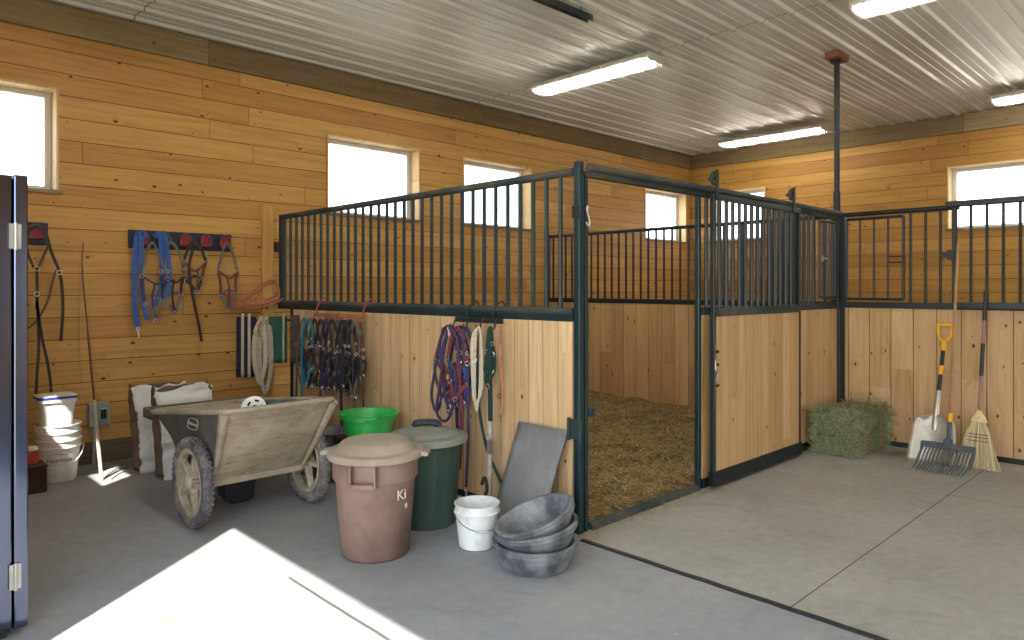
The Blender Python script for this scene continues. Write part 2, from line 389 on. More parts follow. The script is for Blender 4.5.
M['straw'] = straw_mat('straw_blades', '6f5a30', 'a48c55', 'd6c491')
M['hay'] = straw_mat('hay_blades', '5d6146', '7f825f', 'a8a982')
M['strawbase'] = plain('straw_bed', '86703f', .95, 0, .4, 22, dirt='5f4f30', dirt_amt=.6, bump=1)
M['haybase'] = plain('hay_core', '5e6244', .95, 0, .4, 25, bump=1)

# ================================================================= setting
def wall(name, axis, pos, thick, u0, u1, z0, z1, holes, mat):
    """axis 'x': plane x=pos with u=y; axis 'y': plane y=pos with u=x.  thick signed, away from the room"""
    us = sorted({u0, u1} | {h[0] for h in holes} | {h[1] for h in holes}); zs = sorted({z0, z1} | {h[2] for h in holes} | {h[3] for h in holes})
    def P(u, z, t): return (pos + t, u, z) if axis == 'x' else (u, pos + t, z)
    def solid(i, j):
        if not (0 <= i < len(us)-1 and 0 <= j < len(zs)-1): return False
        a, b = (us[i]+us[i+1])/2, (zs[j]+zs[j+1])/2
        return not any(h[0] < a < h[1] and h[2] < b < h[3] for h in holes)
    m = MB()
    for i in range(len(us)-1):
        for j in range(len(zs)-1):
            if not solid(i, j): continue
            a, b, c, d = us[i], us[i+1], zs[j], zs[j+1]
            for t in (0, thick): m.add([P(a,c,t),P(b,c,t),P(b,d,t),P(a,d,t)], [(0,1,2,3)])
            if not solid(i-1,j): m.add([P(a,c,0),P(a,d,0),P(a,d,thick),P(a,c,thick)], [(0,1,2,3)])
            if not solid(i+1,j): m.add([P(b,c,0),P(b,d,0),P(b,d,thick),P(b,c,thick)], [(0,1,2,3)])
            if not solid(i,j-1): m.add([P(a,c,0),P(b,c,0),P(b,c,thick),P(a,c,thick)], [(0,1,2,3)])
            if not solid(i,j+1): m.add([P(a,d,0),P(b,d,0),P(b,d,thick),P(a,d,thick)], [(0,1,2,3)])
    import bmesh
    o = m.build(name, mat, recalc=False)
    b = bmesh.new(); b.from_mesh(o.data); bmesh.ops.remove_doubles(b, verts=b.verts, dist=1e-4); bmesh.ops.recalc_face_normals(b, faces=b.faces); b.to_mesh(o.data); b.free()
    return struct(o)
WL = [(.16, 1.44, 2.37, 3.27), (4.0, 5.28, 2.37, 3.27), (5.98, 7.26, 2.37, 3.27), (10.04, 11.32, 2.37, 3.27)]
WB = [(5.62, 6.66, 2.37, 3.27), (1.62, 2.9, 2.37, 3.27)]
T = .25
wall('wall_left', 'y', LEFT, T, NEAR - T, BACK + T, 0, CEIL, WL, M['wall_left'])
wall('wall_back', 'x', BACK, T, RIGHT - T, LEFT, 0, CEIL, WB, M['wall_back'])
wall('wall_near', 'x', NEAR, -T, RIGHT - T, LEFT, 0, CEIL, [(-3.0, 2.89, 0, 3.38), (4.62, 5.38, 2.58, 3.27)], M['wall_back'])
wall('wall_right', 'y', RIGHT, -T, NEAR, BACK, 0, CEIL, [(4.5, 7.3, 0, 2.4)], M['wall_left'])
struct(MB().box((NEAR - T, RIGHT - T, -.12), (BACK + T, LEFT + T, 0)).build('floor', M['floor']))
struct(MB().box((-60, -60, -.3), (70, 70, -.13)).build('ground', plain('pale_gravel_ground', 'a89f8c', .95, 0, .15, 2)))
# ribbed ceiling: profile across y, ribs run along x
prof = []
y = RIGHT
while y < LEFT + .01:
    for dy, dz in ((0,0),(.018,0),(.034,-.026),(.062,-.026),(.078,0),(.122,0),(.128,-.008),(.142,-.008),(.148,0),(.203,0),(.209,-.008),(.223,-.008),(.229,0)):
        if y + dy <= LEFT: prof.append((y + dy, CEIL + dz))
    y += .28
prof.append((LEFT, CEIL))
m = MB(); n = len(prof)
m.add([(NEAR, a, b) for a, b in prof] + [(BACK, a, b) for a, b in prof], [(i, i+1, n+i+1, n+i) for i in range(n-1)])
m.add([(NEAR, RIGHT, CEIL+.06), (NEAR, LEFT, CEIL+.06), (BACK, LEFT, CEIL+.06), (BACK, RIGHT, CEIL+.06)], [(0,1,2,3)])
struct(m.build('ceiling', M['ceiling'], recalc=False))
def trim(i, a, b, mat, bv=.004): return struct(MB().box(a, b).build('trim_%d' % i, mat, bevel=bv))
trim(1, (NEAR, LEFT-.045, 3.735), (BACK-.05, LEFT, CEIL-.02), M['header'])
trim(2, (BACK-.045, RIGHT, 3.735), (BACK, LEFT, CEIL-.02), M['header_b'])
struct(MB().box((NEAR, LEFT-.035, 0), (3.25, LEFT, .19)).build('baseboard_left', planks('damp_grey_base_board', 0, 2, 5, 3.6, '4f4638','5c5242','6a5f4d', seam=.004, rough=.85, voff=.5), bevel=.004))
struct(MB().box((3.6, LEFT-.035, 0), (BACK-.02, LEFT, .3)).build('baseboard_back', M['header'], bevel=.004))
trim(3, (3.24, LEFT-.05, 0), (3.36, LEFT, 2.42), planks('pine_post', 2, 0, 1, 5, *WOODC, seam=.0001, voff=.3))

def window(i, axis, pos, u0, u1, z0, z1, sgn=1):
    """frame and pane at the outer side, pine lining on the reveal"""
    w = struct(bpy.data.objects.new('window_%d' % i, None)); COL.objects.link(w)
    def bx(m, a, b, c, d, t0, t1):
        p = (pos + sgn*t0, a, c) if axis == 'x' else (a, pos + sgn*t0, c); q = (pos + sgn*t1, b, d) if axis == 'x' else (b, pos + sgn*t1, d)
        m.box(tuple(map(min, p, q)), tuple(map(max, p, q)))
    L = MB(); k = .02
    bx(L, u0, u0+k, z0+k, z1-k, -.012, T-.06); bx(L, u1-k, u1, z0+k, z1-k, -.012, T-.06); bx(L, u0, u1, z1-k, z1, -.012, T-.06)
    L.build('window_lining', M['jamb'], w, bevel=.002)
    s = MB(); bx(s, u0-.03, u1+.03, z0-.012, z0+k, -.025, T-.06); s.build('window_sill', M['header'] if axis == 'y' else M['header_b'], w, bevel=.003)
    f = MB(); q = .055
    bx(f, u0+k, u0+k+q, z0+k, z1-k, T-.09, T-.02); bx(f, u1-k-q, u1-k, z0+k, z1-k, T-.09, T-.02)
    bx(f, u0+k+q, u1-k-q, z0+k, z0+k+q*.8, T-.09, T-.02); bx(f, u0+k+q, u1-k-q, z1-k-q*.8, z1-k, T-.09, T-.02)
    f.build('window_frame', M['vinyl'], w, bevel=.004)
    g = MB(); bx(g, u0+k+q, u1-k-q, z0+k+q*.8, z1-k-q*.8, T-.06, T-.054); g.build('pane', M['glass'], w)
for i, h in enumerate(WL): window(i+1, 'y', LEFT, *h)
for i, h in enumerate(WB): window(i+5, 'x', BACK, *h)

# ceiling lamps ----------------------------------------------------
LAMPS = [(6.05, 4.95, 'long fluorescent ceiling lamp nearest the camera, above the stall partition'),
         (10.45, 5.03, 'fluorescent ceiling lamp far back, left of the tall black column'),
         (10.45, 1.32, 'fluorescent ceiling lamp at the right edge of the photo, above the far right window'),
         (6.2, 1.42, 'fluorescent ceiling lamp cut by the top edge of the photo')]
ADDED_LAMPS = [(1.9, 4.95, 'added unseen fluorescent lamp over the cart, for extra light'), (1.9, 1.42, 'added unseen fluorescent lamp over the sunlit doorway, for extra light')]  # extra lamps added out of view to raise the light level
def lamp():
    t = thing('ceiling_lamp', LAMPS[0][2], 'ceiling lamp', (0, 0, 3.93), 0, 'fluorescent lamps on the ribbed ceiling')
    for s_ in (-.6, .6): MB().box((-.04, s_-.02, 0), (.04, s_+.02, .05)).build('mount', M['galv'], t)
    hb = MB().prism([(-.13,0),(.13,0),(.15,-.03),(.12,-.055),(-.12,-.055),(-.15,-.03)], -.82, .82)
    hb.build('housing', M['lampbody'], t, smooth=35, bevel=.006)
    for sx_ in (-.055, .055):
        MB().tube([(sx_, -.77, -.075), (sx_, .77, -.075)], .013, 12).build('tube', M['tube_glow'], t, smooth=True)
    d = MB().prism([(-.145,-.034),(.145,-.034),(.135,-.07),(.095,-.11),(-.095,-.11),(-.135,-.07)], -.815, .815)
    d.build('diffuser', M['diffuser'], t, smooth=30)
    for y_ in (-.6, -.2, .2, .6):
        for s in (-1, 1): MB().box((s*.148-.006, y_-.02, -.06), (s*.148+.006, y_+.02, -.02)).build('clip', M['chrome'], t)
    for s in (-1, 1): MB().box((-.135, s*.82-.012, -.085), (.135, s*.82+.012, -.006)).build('end_cap', M['lampbody'], t, bevel=.006)
    return t
l0 = lamp(); l0.location.x, l0.location.y = LAMPS[0][:2]
for x, y, lb in LAMPS[1:]:
    c = copy_tree(l0); c.location.x, c.location.y = x, y; c['label'] = lb
for x, y, lb in ADDED_LAMPS:
    c = copy_tree(l0); c.location.x, c.location.y = x, y; c['label'] = lb

# metal track on the ceiling
t = thing('ceiling_track', 'short slotted dark metal track under the ceiling at the top edge', 'metal track', (3.3, 4.0, 3.9))
m = MB(); m.box((0,-.03,.05),(1.55,.03,.055)); m.box((0,-.03,0),(1.55,-.025,.05)); m.box((0,.025,0),(1.55,.03,.05)); m.build('channel', M['steel_dusty'], t)
m = MB()
for k in range(16): m.box((.03+k*.095,-.033,.015),(.075+k*.095,-.0302,.03))
m.build('slots', M['black'], t)
for x in (.1, 1.4): MB().box((x-.015,-.02,.055),(x+.015,.02,.092)).build('hanger', M['galv'], t)

# ================================================================= stall steel
GX, FY, BX = 3.42, 2.914, 7.53        # partition plane, front plane, second partition plane
TOPZ, MID = 2.315, 1.40
def stall_part(nm, lab, cat, grp=None): return thing(nm, lab, cat, (0,0,0), 0, grp)
def bar(parent, x, y, z0, z1, mat, r=.0125, name='bar', n=8):
    MB().tube([(0,0,0), (0,0,z1-z0)], r, n).build(name, mat, parent, loc=(x, y, z0), smooth=True)

# --- left partition along y
P = stall_part('stall_partition', 'dark green barred stall partition with pine boards, halter racks hanging on it', 'stall partition')
MB().tube([(GX, FY+.04, TOPZ-.025), (GX, LEFT-.1, TOPZ-.025)], .027, 12).build('top_rail', M['steel_dusty'], P, smooth=True)
MB().tube([(GX, FY+.04, MID+.0), (GX, LEFT-.03, MID+.0)], .025, 12).build('middle_rail', M['steel_dusty'], P, smooth=True)
MB().box((GX-.022, FY+.04, MID-.065), (GX+.022, LEFT-.06, MID-.02)).build('board_channel', M['steel'], P, bevel=.003)
MB().box((GX-.02, FY+.04, .0), (GX+.02, 6.7, .05)).build('bottom_rail', M['steel'], P, bevel=.003)
MB().box((GX-.018, FY+.04, .05), (GX+.018, 6.68, MID-.06)).build('board_panel', M['stall_y'], P)
MB().box((GX-.03, FY-.03, 0), (GX+.015, FY+.02, TOPZ+.035)).build('corner_post', M['steel'], P, bevel=.006)
MB().box((GX-.03, 6.68, 0), (GX+.03, 6.73, MID-.03)).build('post', M['steel_dark'], P, bevel=.004)
MB().box((GX-.02, LEFT-.12, MID), (GX+.02, LEFT-.08, TOPZ-.0)).build('end_post', M['steel_dark'], P, bevel=.004)
k = 0; y = FY + .155
while y < LEFT - .15:
    bar(P, GX, y, MID+.02, TOPZ-.04, M['steel'], .015); y += .1235
for z in (1.98,):
    q = MB().box((GX-.06, LEFT-.13, z-.05), (GX-.012, LEFT-.04, z+.05)); q.build('wall_bracket', M['black'], P, bevel=.004)
# clips and hinge brackets on the corner post
for z in (2.03,):
    MB().box((GX-.040, FY-.045, z-.04), (GX-.030, FY+.025, z+.04)).build('hinge_plate', M['steel_dark'], P, bevel=.003)
q = MB().box((GX-.045, FY-.03, .60), (GX-.03, FY+.03, .72)); q.tube([(GX-.045, FY-.045, .59), (GX-.045, FY-.045, .73)], .012, 8); q.tube([(GX-.045, FY+.045, .59), (GX-.045, FY+.045, .73)], .012, 8); q.build('door_catch', M['steel_dusty'], P, smooth=True)

# --- stall front along x
F = stall_part('stall_front', 'dark green steel stall front with open doorway and overhead door track', 'stall front')
MB().box((GX+.04, FY-.02, 0), (GX+.07, FY+.012, TOPZ-.03)).build('door_stop_post', M['steel'], F, bevel=.005)
q = MB().tube([(GX+.04, FY-.05, TOPZ+.0), (BX-.04, FY-.05, TOPZ+.0)], .025, 12); q.box((GX+.04, FY-.03, TOPZ-.055), (BX-.04, FY+.02, TOPZ-.02)); q.build('door_track', M['steel_dusty'], F, smooth=True)
MB().box((4.81, FY-.02, 0), (4.845, FY+.02, TOPZ-.02)).build('post', M['steel'], F, bevel=.005)
MB().box((4.87, FY-.025, MID-.06), (BX-.04, FY+.025, MID-.0)).build('middle_rail', M['steel_dusty'], F, bevel=.006)
MB().box((6.52, FY-.028, .06), (6.56, FY+.02, MID-.06)).build('post', M['steel_dark'], F, bevel=.004)
MB().box((4.87, FY-.028, 0), (BX-.04, FY+.03, .075)).build('bottom_rail', M['steel_dark'], F, bevel=.004)
MB().box((4.87, FY-.017, .07), (BX-.04, FY+.017, MID-.06)).build('board_panel', M['stall_x'], F)
MB().box((BX-.05, FY-.035, 0), (BX+.03, FY+.045, TOPZ)).build('corner_post', M['steel_dark'], F, bevel=.006)
x = 4.95
while x < 7.0:
    bar(F, x, FY, MID, TOPZ-.03, M['steel_dark'], .016); x += .105
q = MB()
for a, b in (((7.02,MID+.06),(7.02,TOPZ-.10)), ((7.40,MID+.06),(7.40,TOPZ-.10))): q.tube([(a[0],FY-.03,a[1]),(b[0],FY-.03,b[1])], .014, 8)
for z in (MID+.06, TOPZ-.10): q.tube([(7.02,FY-.03,z),(7.40,FY-.03,z)], .014, 8)
hatch = q.build('feed_hatch', M['steel_dark'], F, smooth=True)
for x in (7.10, 7.18, 7.26, 7.33): bar(hatch, x, FY-.03, MID+.07, TOPZ-.11, M['steel_dark'], .010, 'hatch_bar')
q = MB().tube([(7.02,FY-.05,1.84),(7.16,FY-.05,1.84)], .008, 8); q.box((7.03,FY-.055,1.81),(7.06,FY-.04,1.87)); q.build('hatch_latch', M['galv'], hatch, smooth=True)
q = MB().tube([(7.05,FY-.06,MID+.04),(7.40,FY-.06,MID+.04)], .011, 8); q.build('hatch_ledge', M['steel_dusty'], hatch, smooth=True)
# curb in the doorway
tag(MB().tube([(GX+.10, FY+.0, .0), (4.80, FY+.0, .0)], .045, 12, sq=.8).build('curb', M['steel_dusty'], F, smooth=True), 'dusty rounded steel curb')

# --- sliding door, hung in front of the fixed panel
D = stall_part('sliding_door', 'sliding stall door pushed open, pine boards below dark green bars', 'door')
DX0, DX1, DY = 4.89, 6.43, FY-.085
MB().box((DX0, DY-.018, .07), (DX0+.032, DY+.018, 2.28)).build('door_stile', M['steel'], D, bevel=.004)
MB().box((DX1-.03, DY-.02, .07), (DX1, DY+.02, 2.28)).build('door_stile', M['steel_dark'], D, bevel=.004)
MB().box((DX0+.032, DY-.02, 2.235), (DX1-.03, DY+.02, 2.28)).build('door_top_rail', M['steel'], D, bevel=.004)
q = MB().box((DX0+.032, DY-.022, MID-.07), (DX1-.03, DY+.022, MID-.005)); q.build('door_middle_rail', M['steel_dusty'], D, bevel=.004)
q = MB().box((DX0-.01, DY-.026, .025), (DX1+.01, DY+.026, .135)); q.build('door_bottom_rail', M['steel_dark'], D, bevel=.004)
MB().box((DX0+.032, DY-.012, .135), (DX1-.03, DY+.012, MID-.07)).build('board_panel', M['stall_x'], D)
x = DX0 + .11
while x < DX1 - .07:
    bar(D, x, DY, MID-.01, 2.25, M['steel_dark'], .016); x += .105
for x in (DX0+.03, DX1-.16):
    q = MB().box((x-.018, DY-.032, 2.24), (x+.018, DY-.021, 2.46)); q.build('hanger_strap', M['steel_dark'], D, bevel=.002)
    w_ = MB().ring((x, FY-.09, TOPZ+.08), .042, .016, (0,1,0), 20, 8); w_.tube([(x, FY-.115, TOPZ+.08), (x, FY-.04, TOPZ+.08)], .014, 10); w_.build('roller', M['steel_dusty'], D, smooth=True)
q = MB()
for z in (1.06, .96, .80): q.box((DX0-.02, DY-.035, z-.01), (DX0+.05, DY-.018, z+.01))
q.tube([(DX0-.012, DY-.03, 1.15), (DX0-.012, DY-.03, .66)], .009, 8)
q.build('latch_rod', M['steel_dark'], D, smooth=True)
q = MB().tube(cr_path([(DX0-.012, DY-.04, 1.0),(DX0-.03, DY-.05, .93),(DX0+.0, DY-.05, .89),(DX0-.02, DY-.045, .84)]), .006, 6); q.build('latch_handle', M['galv'], D, smooth=True)

# --- rear partition along y
B = stall_part('stall_partition', 'dark barred partition with knotty boards at the back of the open stall', 'stall partition')
MB().tube([(BX, FY+.045, TOPZ-.02), (BX, LEFT-.05, TOPZ-.02)], .022, 10).build('top_rail', M['steel_dark'], B, smooth=True)
MB().box((BX-.03, FY+.045, MID-.05), (BX+.03, LEFT-.05, MID+.01)).build('middle_rail', M['steel_dark'], B, bevel=.005)
MB().box((BX-.018, FY+.05, .02), (BX+.018, LEFT-.05, MID-.05)).build('board_panel', M['stall_in'], B)
MB().box((BX-.025, LEFT-.1, 0), (BX+.025, LEFT-.05, TOPZ)).build('end_post', M['steel_dark'], B, bevel=.004)
y = FY + .12
while y < LEFT - .15:
    bar(B, BX, y, MID, TOPZ-.03, M['steel_dark'], .015); y += .117

# --- second stall front along y, to the right of the column
C = stall_part('stall_front', 'right-hand stall front with feed hatch, hay bale and tools standing before it', 'stall front')
CY0 = 1.84
MB().tube([(BX, CY0-.03, TOPZ-.015), (BX, FY-.03, TOPZ-.015)], .024, 10).build('top_rail', M['steel_dark'], C, smooth=True)
MB().box((BX-.035, -.9, MID-.05), (BX+.03, FY-.035, MID+.01)).build('middle_rail', M['steel_dark'], C, bevel=.005)
MB().box((BX-.02, -.9, .05), (BX+.018, FY-.035, MID-.05)).build('board_panel', M['stall_b'], C)
MB().box((BX-.03, -.9, 0), (BX+.028, FY-.035, .05)).build('bottom_rail', M['steel_dark'], C, bevel=.004)
MB().box((BX-.03, FY-.09, .0), (BX+.02, FY-.04, TOPZ)).build('post', M['steel_dark'], C, bevel=.004)
MB().box((BX-.03, -.95, .0), (BX+.03, -.89, TOPZ)).build('post', M['steel_dark'], C, bevel=.004)
q = MB()
for yy in (2.80, 2.27): q.tube([(BX-.04, yy, MID+.04), (BX-.04, yy, TOPZ-.07)], .014, 8)
for z in (MID+.04, TOPZ-.07): q.tube([(BX-.04, 2.80, z), (BX-.04, 2.27, z)], .014, 8)
h2 = q.build('feed_hatch', M['steel_dark'], C, smooth=True)
for yy in (2.67, 2.54, 2.41): bar(h2, BX-.04, yy, MID+.05, TOPZ-.08, M['steel_dark'], .011, 'hatch_bar')
q = MB()
for z in (1.80, 1.86): q.tube([(BX-.06, 2.24, z), (BX-.06, 2.40, z)], .007, 8)
q.box((BX-.07, 2.25, 1.79), (BX-.05, 2.27, 1.87)); q.build('hatch_latch', M['steel_dark'], h2, smooth=True)
for yy in (2.22, 2.09, 1.965): bar(C, BX, yy, MID, TOPZ-.03, M['steel_dark'], .013)
E_ = stall_part('sliding_door', 'barred sliding gate above pine boards at the right edge, before the far window', 'door')
EX = BX-.075
q = MB().box((EX-.03, -.6, TOPZ-.02), (EX+.03, CY0+.06, TOPZ+.035)); q.build('door_top_rail', M['steel_dark'], E_, bevel=.008)
MB().box((EX-.016, CY0-.03, MID+.02), (EX+.016, CY0+.01, TOPZ-.02)).build('door_stile', M['steel_dark'], E_, bevel=.003)
MB().box((EX-.02, -.6, MID-.035), (EX+.02, CY0+.01, MID+.02)).build('door_middle_rail', M['steel_dark'], E_, bevel=.004)
y = CY0 - .14
while y > -.5:
    bar(E_, EX, y, MID+.01, TOPZ-.02, M['steel_dark'], .013); y -= .123
q = MB().box((EX-.045, CY0-.02, 1.83), (EX-.015, CY0+.10, 1.88)); q.box((EX-.05, CY0+.0, 1.81), (EX-.03, CY0+.04, 1.90)); q.build('door_latch', M['black'], E_, bevel=.003)

# --- column
CO = thing('steel_column', 'tall thin black steel column rising to the ceiling by the hay bale', 'column', (BX+.0, FY+.0, 0))
MB().tube([(0,0,TOPZ), (0,0,CEIL-.12)], .028, 14).build('column_shaft', M['steel_dark'], CO, smooth=True)
MB().tube([(0,0,2.55), (0,0,TOPZ)], .036, 14).build('column_sleeve', M['steel_dark'], CO, smooth=True)
MB().box((-.05,-.05,CEIL-.12),(.05,.05,CEIL-.09)).build('cap_plate', M['steel_dark'], CO, bevel=.003)
tag(MB().box((-.14,-.07,CEIL-.09),(.14,.07,CEIL-.022)).build('mounting_block', M['rustcap'], CO, bevel=.004), 'reddish brown wooden mounting block')

# ================================================================= floor things
q = MB(); rnd = random.Random(3)
y = FY - .1
pts = []
while y > -3.9: pts.append((3.33 + rnd.uniform(-.004,.004), y, .004)); y -= .12
q.ribbon(pts, .03, .012, (0,0,1))
tag(q.build('rubber_strip', M['black']), 'black rubber expansion strip running along the concrete from the stall corner', 'floor strip')

# --- storage cabinet at the left edge
t = thing('storage_cabinet', 'tall glossy navy steel cabinet at the left edge of the photo', 'cabinet', (.655, 3.80, 0), R(7))
m = MB().box((-.86, 0, .04), (-.062, .8, 2.05)); m.build('cabinet_body', M['cab'], t, bevel=.006)
m = MB().box((-.055, -.002, .03), (-.0, .802, 2.055)); m.build('cabinet_door', M['cab'], t, bevel=.006)
for z in (1.78, .27):
    m = MB().box((-.075, -.012, z-.055), (-.03, -.003, z+.055)); m.tube([(-.052, -.012, z-.06), (-.052, -.012, z+.06)], .008, 8); m.build('hinge', M['galv'], t)
MB().box((-.84, .02, 0), (-.08, .78, .04)).build('plinth', M['black'], t)

# --- utility cart
def loft(m, loops, cap_bottom=True):
    n = len(loops[0]); vs = [p for L in loops for p in L]; fs = []
    for i in range(len(loops)-1):
        for k in range(n): l = (k+1) % n; fs.append((i*n+k, i*n+l, (i+1)*n+l, (i+1)*n+k))
    if cap_bottom: fs.append(tuple(range(n)))
    m.add(vs, fs); return m
def rrect(x0, x1, y0, y1, z, r=.05, zf=None, k=4):
    """rounded rectangle loop, zf(y) gives the height"""
    out = []
    for cx_, cy_, a0 in ((x1-r, y0+r, -90), (x1-r, y1-r, 0), (x0+r, y1-r, 90), (x0+r, y0+r, 180)):
        for j in range(k+1):
            a = R(a0 + 90*j/k); px_, py_ = cx_ + r*math.cos(a), cy_ + r*math.sin(a); out.append((px_, py_, zf(py_) if zf else z))
    return out
CT = thing('utility_cart', 'big dusty two-wheeled plastic utility cart with a sloped front, parked before the wall', 'cart', (2.12, 4.74, 0))
zr = lambda y: .80 - .14*max(0, min(1, (y+.45)/1.15))
def taper(L, k=.055):
    return [(x_*(1 + k*min(1, max(-1, (y_-.05)/.6))), y_, z_) for x_, y_, z_ in L]
o_ = [rrect(-.31,.31,-.08,.45,.27,.04), taper(rrect(-.345,.345,-.25,.60,.5,.05)), taper(rrect(-.39,.39,-.43,.78,0,.06,lambda y: zr(y)-.01))]
i_ = [taper(rrect(-.37,.37,-.41,.76,0,.06,lambda y: zr(y)-.008)), taper(rrect(-.325,.325,-.23,.58,.5,.05)), rrect(-.29,.29,-.07,.43,.29,.04)]
m = MB(); loops = o_ + i_; n = len(loops[0]); m.add([p for L in loops for p in L], [(i*n+k, i*n+(k+1)%n, (i+1)*n+(k+1)%n, (i+1)*n+k) for i in range(5) for k in range(n)] + [tuple(range(n)), tuple(range(5*n, 6*n))])
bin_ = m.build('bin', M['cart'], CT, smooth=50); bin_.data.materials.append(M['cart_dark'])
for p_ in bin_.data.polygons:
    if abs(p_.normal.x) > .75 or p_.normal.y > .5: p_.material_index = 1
m = MB(); rim = taper(rrect(-.40,.40,-.44,.79,0,.07,lambda y: zr(y)-.006)); m.tube(rim, .017, 8, closed=True); m.build('rim', M['cart'], CT, smooth=True)
# tool tray across the rear
m = MB(); m.box((-.42,.78,.585),(.42,.96,.61)); m.box((-.42,.94,.585),(.42,.97,.66)); m.box((-.42,.79,.585),(-.395,.96,.657)); m.box((.395,.79,.585),(.42,.96,.657)); m.box((-.02,.79,.585),(.02,.96,.655))
m.build('tool_tray', M['cart_dark'], CT, bevel=.008)
m = MB().tube(cr_path([(-.30,.96,.62),(-.30,1.03,.60),(-.25,1.07,.595),(.25,1.07,.595),(.30,1.03,.60),(.30,.96,.62)], 4), .018, 8); m.build('push_handle', M['handle_black'], CT, smooth=True)
# front corner flare
m = MB(); m.tube([(-.375,-.42,.775),(-.34,-.25,.5),(-.315,-.09,.29)], [.03,.022,.015], 8); m.build('corner_rib', M['cart'], CT, smooth=True)
m = MB(); m.tube([(.375,-.42,.775),(.34,-.25,.5),(.315,-.09,.29)], [.03,.022,.015], 8); m.build('corner_rib', M['cart'], CT, smooth=True)
m = MB().box((-.31,-.10,.255),(.31,-.06,.30)); m.build('front_lip', M['cart'], CT, bevel=.008)
m = MB().tube([(-.41,0,.292),(.41,0,.292)], .016, 10); m.build('axle', M['galv'], CT, smooth=True)
m = MB(); m.prism([(-.10,.29),(.16,.29),(.13,.02),(.08,0),(-.03,0),(-.08,.05)], .28, .44); m.build('rest_leg', M['black'], CT, bevel=.015)
MB().box((-.30,.10,.20),(.30,.40,.27)).build('under_frame', M['black'], CT, bevel=.01)
def wheel(x):
    m = MB(); prof = [(.218,-.022),(.232,-.032),(.255,-.038),(.278,-.030),(.288,-.012),(.288,.012),(.278,.030),(.255,.038),(.232,.032),(.218,.022),(.218,-.022)]
    Mx = Matrix.Translation((x, 0, .29)) @ Matrix.Rotation(R(90), 4, 'Y')
    m.lathe(prof, 48, Mx)
    for k in range(46):
        a = 2*math.pi*k/46
        for j, (off, rad) in enumerate(((-.026,.279),(-.009,.287),(.009,.287),(.026,.279))):
            aa = a + (j % 2)*math.pi/46
            m.cbox((x + off, math.cos(aa)*rad, .29+math.sin(aa)*rad), (.013, .02, .012), Matrix.Rotation(aa - R(90), 4, 'X'))
    w = m.build('wheel', M['tire'], CT, smooth=50)
    m = MB(); m.lathe([(.188,-.020),(.197,-.028),(.218,-.028),(.225,-.014),(.225,.014),(.218,.028),(.197,.028),(.188,.020),(.188,-.020)], 40, Mx)
    m.lathe([(0,-.045),(.032,-.045),(.045,-.035),(.045,.035),(.032,.045),(0,.045)], 20, Mx)
    for k in range(5):
        a = 2*math.pi*k/5 + R(18)
        Ms = Matrix.Translation((x,0,.29)) @ Matrix.Rotation(a, 4, 'X')
        m.prism([(-.024,.03),(.024,.03),(.018,.194),(-.018,.194)], -.017, .017, Ms)
        m.prism([(-.012,.165),(.012,.165),(.012,.195),(-.012,.195)], -.026, .026, Ms)
        m.prism([(-.02,.03),(.02,.03),(.02,.08),(-.02,.08)], -.028, .028, Ms)
    m.build('rim', M['wheel'], w, smooth=40, bevel=.004)
    m = MB(); m.lathe([(0,-.055),(.014,-.055),(.016,-.04),(.016,.04),(0,.04)], 12, Mx); m.build('hub_cap', M['galv'], w, smooth=True)
wheel(-.41); wheel(.40)
def text(s, size, mat, parent, M4, name='lettering', ext=.0008):
    c = bpy.data.curves.new('t', 'FONT'); c.body = s; c.size = size; c.extrude = ext; c.align_x = 'CENTER'; c.align_y = 'CENTER'
    o = bpy.data.objects.new('t', c); COL.objects.link(o); bpy.context.view_layer.update()
    me = bpy.data.meshes.new_from_object(o); bpy.data.objects.remove(o); me.transform(M4); me.materials.clear(); me.materials.append(mat); me.name = name
    ob = bpy.data.objects.new(name, me); COL.objects.link(ob); ob.parent = parent; return ob
# badge on the side (normal -x)
SB = Matrix.Translation((-.383, .06, .655)) @ Matrix(((0,0,-1,0),(-1,0,0,0),(0,1,0,0),(0,0,0,1))) @ Matrix.Rotation(R(-10), 4, 'X')
m = MB(); L = []
for k in range(24):
    a = 2*math.pi*k/24; L.append(SB @ Vector((.085*math.copysign(abs(math.cos(a))**.6, math.cos(a)), .036*math.copysign(abs(math.sin(a))**.6, math.sin(a)), .004)))
m.tube(L, .003, 6, closed=True); bd = m.build('badge', M['wheel'], CT, smooth=True)
text('Rubbermaid', .029, M['wheel'], bd, SB @ Matrix.Translation((0,0,.006)))
# things in the cart
t = thing('spool', 'round white spool standing on edge against the cart rim', 'spool', (2.03, 4.42, .71))
Ms = Matrix.Rotation(R(72), 4, 'X') @ Matrix.Rotation(R(0), 4, 'Z')
Ms = Matrix.Rotation(R(-12), 4, 'Z') @ Matrix.Rotation(R(80), 4, 'X')
m = MB()
m.lathe([(.016,.004),(.07,.004),(.074,0),(.07,-.006),(.016,-.006),(.016,.004)], 30, Ms @ Matrix.Translation((0,0,.03)))
m.lathe([(.016,.004),(.07,.004),(.074,0),(.07,-.006),(.016,-.006),(.016,.004)], 30, Ms @ Matrix.Translation((0,0,-.03)))
m.build('flange', M['white'], t, loc=(0,.12,.05), smooth=40)
m = MB().lathe([(.0,.028),(.028,.028),(.03,-.028),(0,-.028)], 16, Ms); m.build('core', M['black'], t, loc=(0,.12,.05), smooth=True)
m = MB()
for k in range(5):
    a = 2*math.pi*k/5; m.cbox(Ms @ Vector((.045*math.cos(a), .045*math.sin(a), .036)), (.012,.006,.028), Matrix.Rotation(-a, 4, 'Y'))
m.build('slot', M['black'], t, loc=(0,.12,.05))
q = MB(); n = 12; vs = []; rr = random.Random(5)
